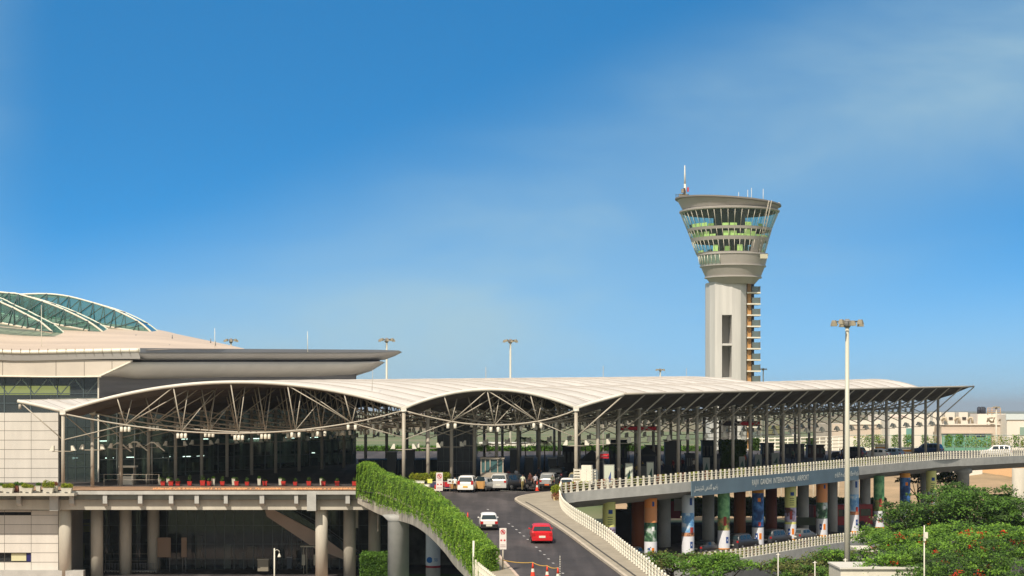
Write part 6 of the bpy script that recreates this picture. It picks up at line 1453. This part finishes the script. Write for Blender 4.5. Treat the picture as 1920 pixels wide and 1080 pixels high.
# low buildings lower right
bl_ = thing('low_building', 'flat white low building with a dark streaked wall at the bottom right', 'building', P(1650, 1080, 262)); D = 236
m = MB(); m.b2((xu(1576, D), D*K, 0), (xu(1728, D), D*K+6, zq(1067, D))); m.build('wall', WHITE, bl_); m = MB(); m.b2((xu(1574, D), D*K-.2, zq(1067, D)), (xu(1730, D), D*K+6.2, zq(1064, D))); m.build('roof', CREAM, bl_)
kk = thing('gatehouse', 'cream flat-roofed gatehouse half hidden right of the nearest mast', 'building', P(1630, 1050, 280)); D = 272
m = MB(); m.b2((xu(1610, D), D*K, 0), (xu(1640, D), D*K+4, zq(1034, D))); m.build('wall', CREAM, kk); m = MB(); m.b2((xu(1606, D), D*K-.6, zq(1034, D)), (xu(1644, D), D*K+4.5, zq(1029, D))); m.build('roof', WHITE, kk); m = MB(); m.b2((xu(1617, D), D*K-.03, zq(1050, D)), (xu(1627, D), D*K-.003, zq(1038, D))); m.build('window', CGLASS, kk)
# path wall at the far right
railing('railing', 'low white railing at the far right edge behind the trees', [P(1872, 985, 300), P(1910, 979, 305), P(1960, 974, 312)], .9, None, (1.0, .5, .1), WHITE, 1.2, .05)
# arrivals level clutter
gt = 'luggage trolleys parked in the arrivals shade'
proto = None
for i in range(18):
    u = 200+i*5.2; D = 303; c = PZ(u, 0, D); c.z = .004
    if proto is None:
        proto = thing('luggage_trolley', 'white trolley nested in the long row before the dark arrivals glass', 'trolley', c, gt); m = MB(); m.path([(-.25, 0, .15), (-.25, -.1, 1.05), (.25, -.1, 1.05), (.25, 0, .15)], .03, 5); m.b2((-.28, -.05, .15), (.28, .8, .22)); m.build('frame', flat((150, 150, 150)), proto, False); m = MB(); [m.tube((x-.03, 0, .08), (x+.03, 0, .08), .09, None, 8) for x in (-.25, .25)]; m.build('wheels', WHITE, proto, False)
    else:
        r2 = proto.copy(); S.collection.objects.link(r2); r2.location = c
        for ch in list(proto.children): c2_ = ch.copy(); S.collection.objects.link(c2_); c2_.parent = r2
railing('railing', 'thin steel railing behind the arrivals trolley row', [PZ(198, -18.5, 305), PZ(300, -18.5, 305)], 2.0, None, (1.0, .6), STEEL, 2.5)
for u0, u1, v0, v1, lb, c1 in ((295, 320, 1008, 1045, 'wide beige advertising panel in the arrivals shade', (150, 122, 98)), (340, 350, 1008, 1045, 'narrow beige advertising panel in the arrivals shade', (150, 122, 98))):
    D = 304; r_ = thing('advert_panel', lb, 'advert panel', P(u0, v1, D)); m = MB(); m.b2((xu(u0, D), D*K, zq(v1, D)), (xu(u1, D), D*K+.15, zq(v0, D))); m.build('panel', flat(c1), r_); m = MB(); [m.tube((xu(u, D), D*K+.08, 0), (xu(u, D), D*K+.08, zq(v1, D)), .04) for u in (u0+2, u1-2)]; m.build('leg', STEELG, r_)
block('ticket_machine', 'square grey beige counter box standing on the arrivals floor', 483, 503, 1050, 1071, 298, 1.2, flat((135, 128, 112)), 'counter', None, flat((160, 155, 140)))
block('ticket_machine', 'narrow grey cabinet right of the beige counter box', 538, 547, 1046, 1066, 302, .8, flat((60, 70, 78)), 'cabinet')
r_ = thing('bus_stop', 'small shelter sign frame beside the escalator foot', 'shelter', P(580, 1070, 300)); D = 300; m = MB(); m.b2((xu(563, D), D*K, zq(1026, D)), (xu(600, D), D*K+1, zq(1023.5, D))); [m.b2((xu(u, D), D*K, zq(1060, D)), (xu(u+6, D), D*K+.1, zq(1040, D))) for u in (566, 588)]; [m.tube((xu(u, D), D*K+.2, 0), (xu(u, D), D*K+.2, zq(1026, D)), .05) for u in (569, 575, 593)]; m.build('frame', flat((170, 168, 150)), r_)
m = MB(); m.b2((xu(665, 300), 300*K, zq(990, 300)), (xu(671.5, 300), 300*K+.1, zq(954, 300))); o = m.build('hanging_banner', flat((205, 200, 185))); tag(o, 'narrow pale banner hanging from the plaza deck beside the column', 'banner')
m = MB(); m.tube(P(709, 956, 290), P(709, 996, 290), .07); m.lathe(P(709, 997, 290), [(.06, 0), (.12, .1), (.12, .35), (.05, .4)], 10); o = m.build('drain_pipe', STEEL); tag(o, 'thin pale drain pipe hanging below the deck by the hedge wall', 'pipe')
# wrapped pillar under the ramp
D = 292; c = PZ(812, 0, D); r_ = thing('advert_pillar', 'round pillar under the ramp wrapped orange and white with a blue disc', 'pillar', (c.x, c.y, 0)); m = MB(); z_ = [0, zq(1064, D), zq(1060, D), zq(1031, D), zq(995, D), CZ-10]
for k in range(5): m.mi = k; m.lathe((c.x, c.y, 0), [(.80, z_[k]), (.80, z_[k+1])], 24, caps=False)
m.build('shaft', [CONC, flat((150, 30, 50)), flat((205, 215, 225)), flat((205, 215, 225)), flat((225, 150, 50))], r_)
m = MB(); q = [(c.x+.33*math.cos(a*.35)-.35, c.y-.79, zq(1049, D)+.33*math.sin(a*.35)) for a in range(18)]; m.prism(q, (0, .2, 0)); m.build('emblem', flat((30, 110, 190)), r_)
vs, fs = text_mb('SBI', .5); m = MB(); m.add([(c.x+.35+x*.7, c.y-.82, zq(1049, D)+y) for x, y, z in vs], fs); m.build('lettering', flat((60, 120, 170)), r_)
m = MB(); m.quad(P(700, 1105, 262), P(900, 1105, 240), P(900, 1066, 300), P(700, 1066, 300)); o = m.build('lawn', mat('lawn', (.05, .11, .02), .9, nscale=2, namt=.3)); o['kind'] = 'structure'
for v_ in m.v: pass
o.data.transform(Matrix.Identity(4))
for vert in o.data.vertices: vert.co.z = .03
# ================================================================ buildings and vine fence at the far right
BW = mat('far_white', (.78, .72, .62), .7, nscale=.1, namt=.05); BB = mat('far_beige', (.60, .50, .40), .8, nscale=.1, namt=.05)
def bl2(name, label, pieces, D):
    r_ = thing(name, label, 'building', P(pieces[0][1], 870, D)); 
    for nm, u0, u1, v0, v1, dep, m_ in pieces:
        m = MB(); y0_ = D*K+(0 if dep > 0 else dep); m.b2((xu(u0, D), y0_, max(0, zq(v1, D))), (xu(u1, D), D*K+max(dep, .0)+(0 if dep > 0 else -.01), zq(v0, D))); m.build(nm, m_, r_)
    return r_
bl2('service_building', 'beige low service building with rooftop air handlers and green glass windows', [('wall', 1765, 1880, 796, 900, 25, BB), ('parapet', 1762, 1882, 794.5, 797, -.4, BW), ('window', 1766, 1858, 812, 846, -.3, flat((110, 160, 135), .2)), ('canopy_band', 1764, 1860, 811, 813, -.8, BB), ('pane', 1768, 1779, 813, 818, -.45, flat((30, 50, 80), .2)), ('pane', 1806, 1816, 813, 818, -.45, flat((30, 50, 80), .2)), ('pane', 1828, 1846, 813, 819, -.45, flat((30, 50, 80), .2)), ('wall_joint', 1820, 1820.6, 797, 811, -.05, BW)], 700)
bl2('white_hall', 'largest plain white hall behind the last canopy columns', [('wall', 1668, 1766, 777, 900, 30, BW), ('window', 1699, 1713, 803, 830, -.2, flat((110, 160, 150), .2)), ('band', 1670, 1700, 778, 783, -.15, flat((235, 215, 205)))], 712)
bl2('white_block', 'white block with grey windows at the right edge', [('wall', 1888, 1990, 777, 900, 30, BW), ('band', 1886, 1992, 776, 787, -.3, flat((205, 215, 215))), ('window', 1912, 1990, 801, 816, -.2, flat((140, 165, 150), .2))], 690)
bl2('pale_warehouse', 'long beige warehouse seen between the canopy columns left of the white hall', [('wall', 1560, 1668, 795, 900, 30, BB), ('parapet', 1590, 1668, 788, 796, -.3, BW), ('plinth', 1560, 1668, 820, 845, -.2, BW)], 730)
bl2('far_hall', 'small far cream hall with arched roof seen through the canopy near the tower', [('wall', 1440, 1462, 798, 815, 10, flat((230, 215, 160))), ('roof', 1400, 1500, 814, 818, 14, BW)], 900)
bl2('long_shed', 'long white shed across the background seen between the middle columns', [('wall', 900, 1010, 832, 838.5, 14, BW), ('roof', 898, 1012, 830, 832.5, 15, flat((225, 222, 210)))], 1050)
for i, (u, w_) in enumerate(((1758, 16), (1782, 18), (1807, 17))):
    D = 700; r_ = thing('air_handler', ['white rooftop air handler partly behind the last column', 'middle white rooftop air handler of the three', 'rightmost white rooftop air handler with a dark grille'][i], 'air handler', P(u, 796, D), 'rooftop air handlers'); m = MB(); m.b2((xu(u-w_/2, D), D*K+.5, zq(795, D)), (xu(u+w_/2, D), D*K+4, zq(773, D))); m.build('casing', BW, r_)
    m = MB(); m.b2((xu(u-2, D), D*K+.3, zq(787, D)), (xu(u+5, D), D*K+.5, zq(782, D))); m.build('grille', flat((60, 55, 50)), r_); m = MB(); m.path([P(u+w_/2, 790, D)+Vector((0, 1, 0)), P(u+w_/2+3, 783, D), P(u+w_/2+7, 783, D), P(u+w_/2+8, 794, D)], .35, 8); m.build('duct', flat((200, 185, 160)), r_)
D = 705; r_ = thing('water_tanks', 'dark rooftop tanks and lattice rack on the far building', 'tank', P(1845, 776, D)); m = MB(); [m.lathe((xu(u, D), D*K+3, zq(776, D)), [(.55, 0), (.55, 1.6), (.2, 1.9)], 12) for u in (1841, 1846, 1850)]; m.build('tank', flat((45, 50, 62)), r_)
m = MB(); [m.tube(P(u, 778, D), P(u, 765, D), .08) for u in (1852, 1860, 1868, 1876)]; [m.tube(P(1852, v, D), P(1876, v, D), .08) for v in (765, 769, 773)]; m.build('rack', flat((200, 160, 110)), r_); m = MB(); m.b2((xu(1833, D), D*K, zq(796, D)), (xu(1888, D), D*K+8, zq(776, D))); m.build('plant_room', BW, r_)
m = MB(); rg = random.Random(8)
D = 700; r_ = thing('pipework', 'tangle of rooftop pipes right of the air handlers', 'pipework', P(1870, 790, D))
for i in range(14): u = rg.uniform(1850, 1886); m.tube(P(u, rg.uniform(781, 793), D)-Vector((0, .8, 0)), P(u+rg.uniform(-8, 8), rg.uniform(781, 793), D)-Vector((0, .8, 0)), .16)
m.build('pipe', flat((120, 105, 80)), r_)
# vine-grown glass fence
vf = thing('vine_fence', 'tall glass fence overgrown with pale green climbers along the far roadside', 'fence', P(1700, 842, 430)); D = 430
m = MB()
for u in range(1590, 2000, 20): m.tube((xu(u, D), D*K, CZ-6.8), (xu(u, D), D*K, zq(816, D)), .04, None, 6)
m.tube((xu(1590, D), D*K, zq(816, D)), (xu(2000, D), D*K, zq(816, D)), .05); m.tube((xu(1590, D), D*K-.3, zq(838, D)), (xu(2000, D), D*K-.3, zq(838, D)), .04); m.build('frame', flat((170, 185, 175)), vf)
m = MB(); rg = random.Random(5); m.mi = 0
for a, b_, dn_ in ((1600, 1622, .5), (1622, 1650, 1.0), (1648, 1660, .6), (1672, 1684, 1.3), (1694, 1712, 1.2), (1728, 1740, 1.0), (1738, 1760, .5), (1772, 1786, 1.4), (1790, 1806, 1.2), (1810, 1860, .55), (1862, 1900, .45), (1900, 1912, 1.1), (1914, 1940, .9), (1940, 1990, .6)):
    for i in range(int((b_-a)*28*dn_)):
        u = rg.uniform(a, b_)+rg.gauss(0, 1); h = 839-24*rg.random()*(1 if dn_ > .9 else rg.random()**.3)
        random.seed(i); m.mi = 0 if dn_ > .9 else rg.choice((0, 1)); m.leaf(P(u, h, D+rg.gauss(0, .6)), .13)
m.build('climbers', [LEAFL, LEAFY], vf)
# white flyover rail and steps seen through the canopy right half
sf = thing('site_fence', 'white slatted screen fence seen between the canopy columns left of the mast', 'fence', P(1500, 845, 470)); D = 470; m = MB()
for k in range(4): m.tube((xu(1405, D), D*K, zq(824+k*6.5, D)), (xu(1592, D), D*K, zq(818+k*6.5, D)), .12)
m.build('slat', WHITE, sf); m = MB(); [m.tube((xu(u, D), D*K, 0), (xu(u, D), D*K, zq(820, D)), .1) for u in range(1405, 1595, 12)]; m.build('post', WHITE, sf)
hedge_box('screen_hedge', 'dark clipped hedge columns before the white screen fence', 1412, 1424, 824, 856, 440, 3, LEAFD, 900, .2)
hedge_box('screen_hedge', 'second dark hedge column before the white screen fence', 1516, 1530, 824, 856, 440, 3, LEAFD, 900, .2)
# lower right far side: fence, wall, dark hedge on the soil
railing('railing', 'dark post fence at the foot of the soil bank', [PZ(1655, -18.2, 420), PZ(1900, -18.2, 420)], 3.0, None, (1.0, .5), flat((50, 45, 40)), 4, .06)
hedge_box('dark_hedge', 'dark blue-green hedge at the foot of the soil bank beside the grey pier', 1855, 1898, 930, 965, 405, 3, LEAFD, 2500, .2)
hedge_box('dark_hedge', 'long dark hedge behind the pillars at the foot of the soil bank', 1180, 1660, 935, 968, 436, 3, LEAFD, 5000, .3)
m = MB(); m.b2((xu(1758, 560), 560*K, 0), (xu(1842, 560), 560*K+2, zq(871, 560))); o = m.build('site_wall', BW); tag(o, 'white site wall on top of the soil bank behind the capped pillar', 'wall')
m = MB(); m.b2((xu(1842, 565), 565*K, 0), (xu(1990, 565), 565*K+2, zq(866, 565))); o = m.build('site_wall', flat((215, 175, 130))); tag(o, 'tan site wall on top of the soil bank right of the white one', 'wall')
# dark shop front and red hoarding behind the lower road
sh_ = thing('shop_front', 'dark shop fronts with a red and white hoarding under the viaduct', 'shop', PZ(1270, -18.5, 330)); D = 340
m = MB(); m.b2((xu(1150, D), D*K, 0), (xu(1235, D), D*K+5, zq(958, D))); m.b2((xu(1150, 345), 345*K, 0), (xu(1545, 345), 345*K+5, zq(985, 345))); m.build('wall', DARK, sh_)
for k_2, q_2 in enumerate(((1258, 1276, 972, 940, 0), (1264, 1280, 958, 935, .1), (1490, 1530, 985, 970, 0))):
    m = MB(); m.b2((xu(q_2[0], 333), 333*K-q_2[4], zq(q_2[2], 333)), (xu(q_2[1], 333), 333*K-q_2[4]+.08, zq(q_2[3], 333))); m.build('hoarding', [flat((150, 25, 50)), flat((190, 185, 180)), flat((70, 80, 60))][k_2], sh_)
hedge_box('roadside_hedge', 'long pale green hedge along the far side of the departures road', 668, 1330, 838, 864, 434, 2, LEAF, 9000, .22)

# ================================================================ air
hm = bpy.data.materials.new('haze_air'); hm.use_nodes = True; t = hm.node_tree; t.nodes.clear(); o_ = t.nodes.new('ShaderNodeOutputMaterial'); v_ = t.nodes.new('ShaderNodeVolumePrincipled')
v_.inputs['Color'].default_value = (.80, .89, .97, 1); v_.inputs['Density'].default_value = .00008; v_.inputs['Anisotropy'].default_value = .2; t.links.new(v_.outputs[0], o_.inputs['Volume'])
m = MB(); m.b2((-20000, -2000, -4), (20000, 31000, 130)); o = m.build('haze', hm); o['kind'] = 'stuff'
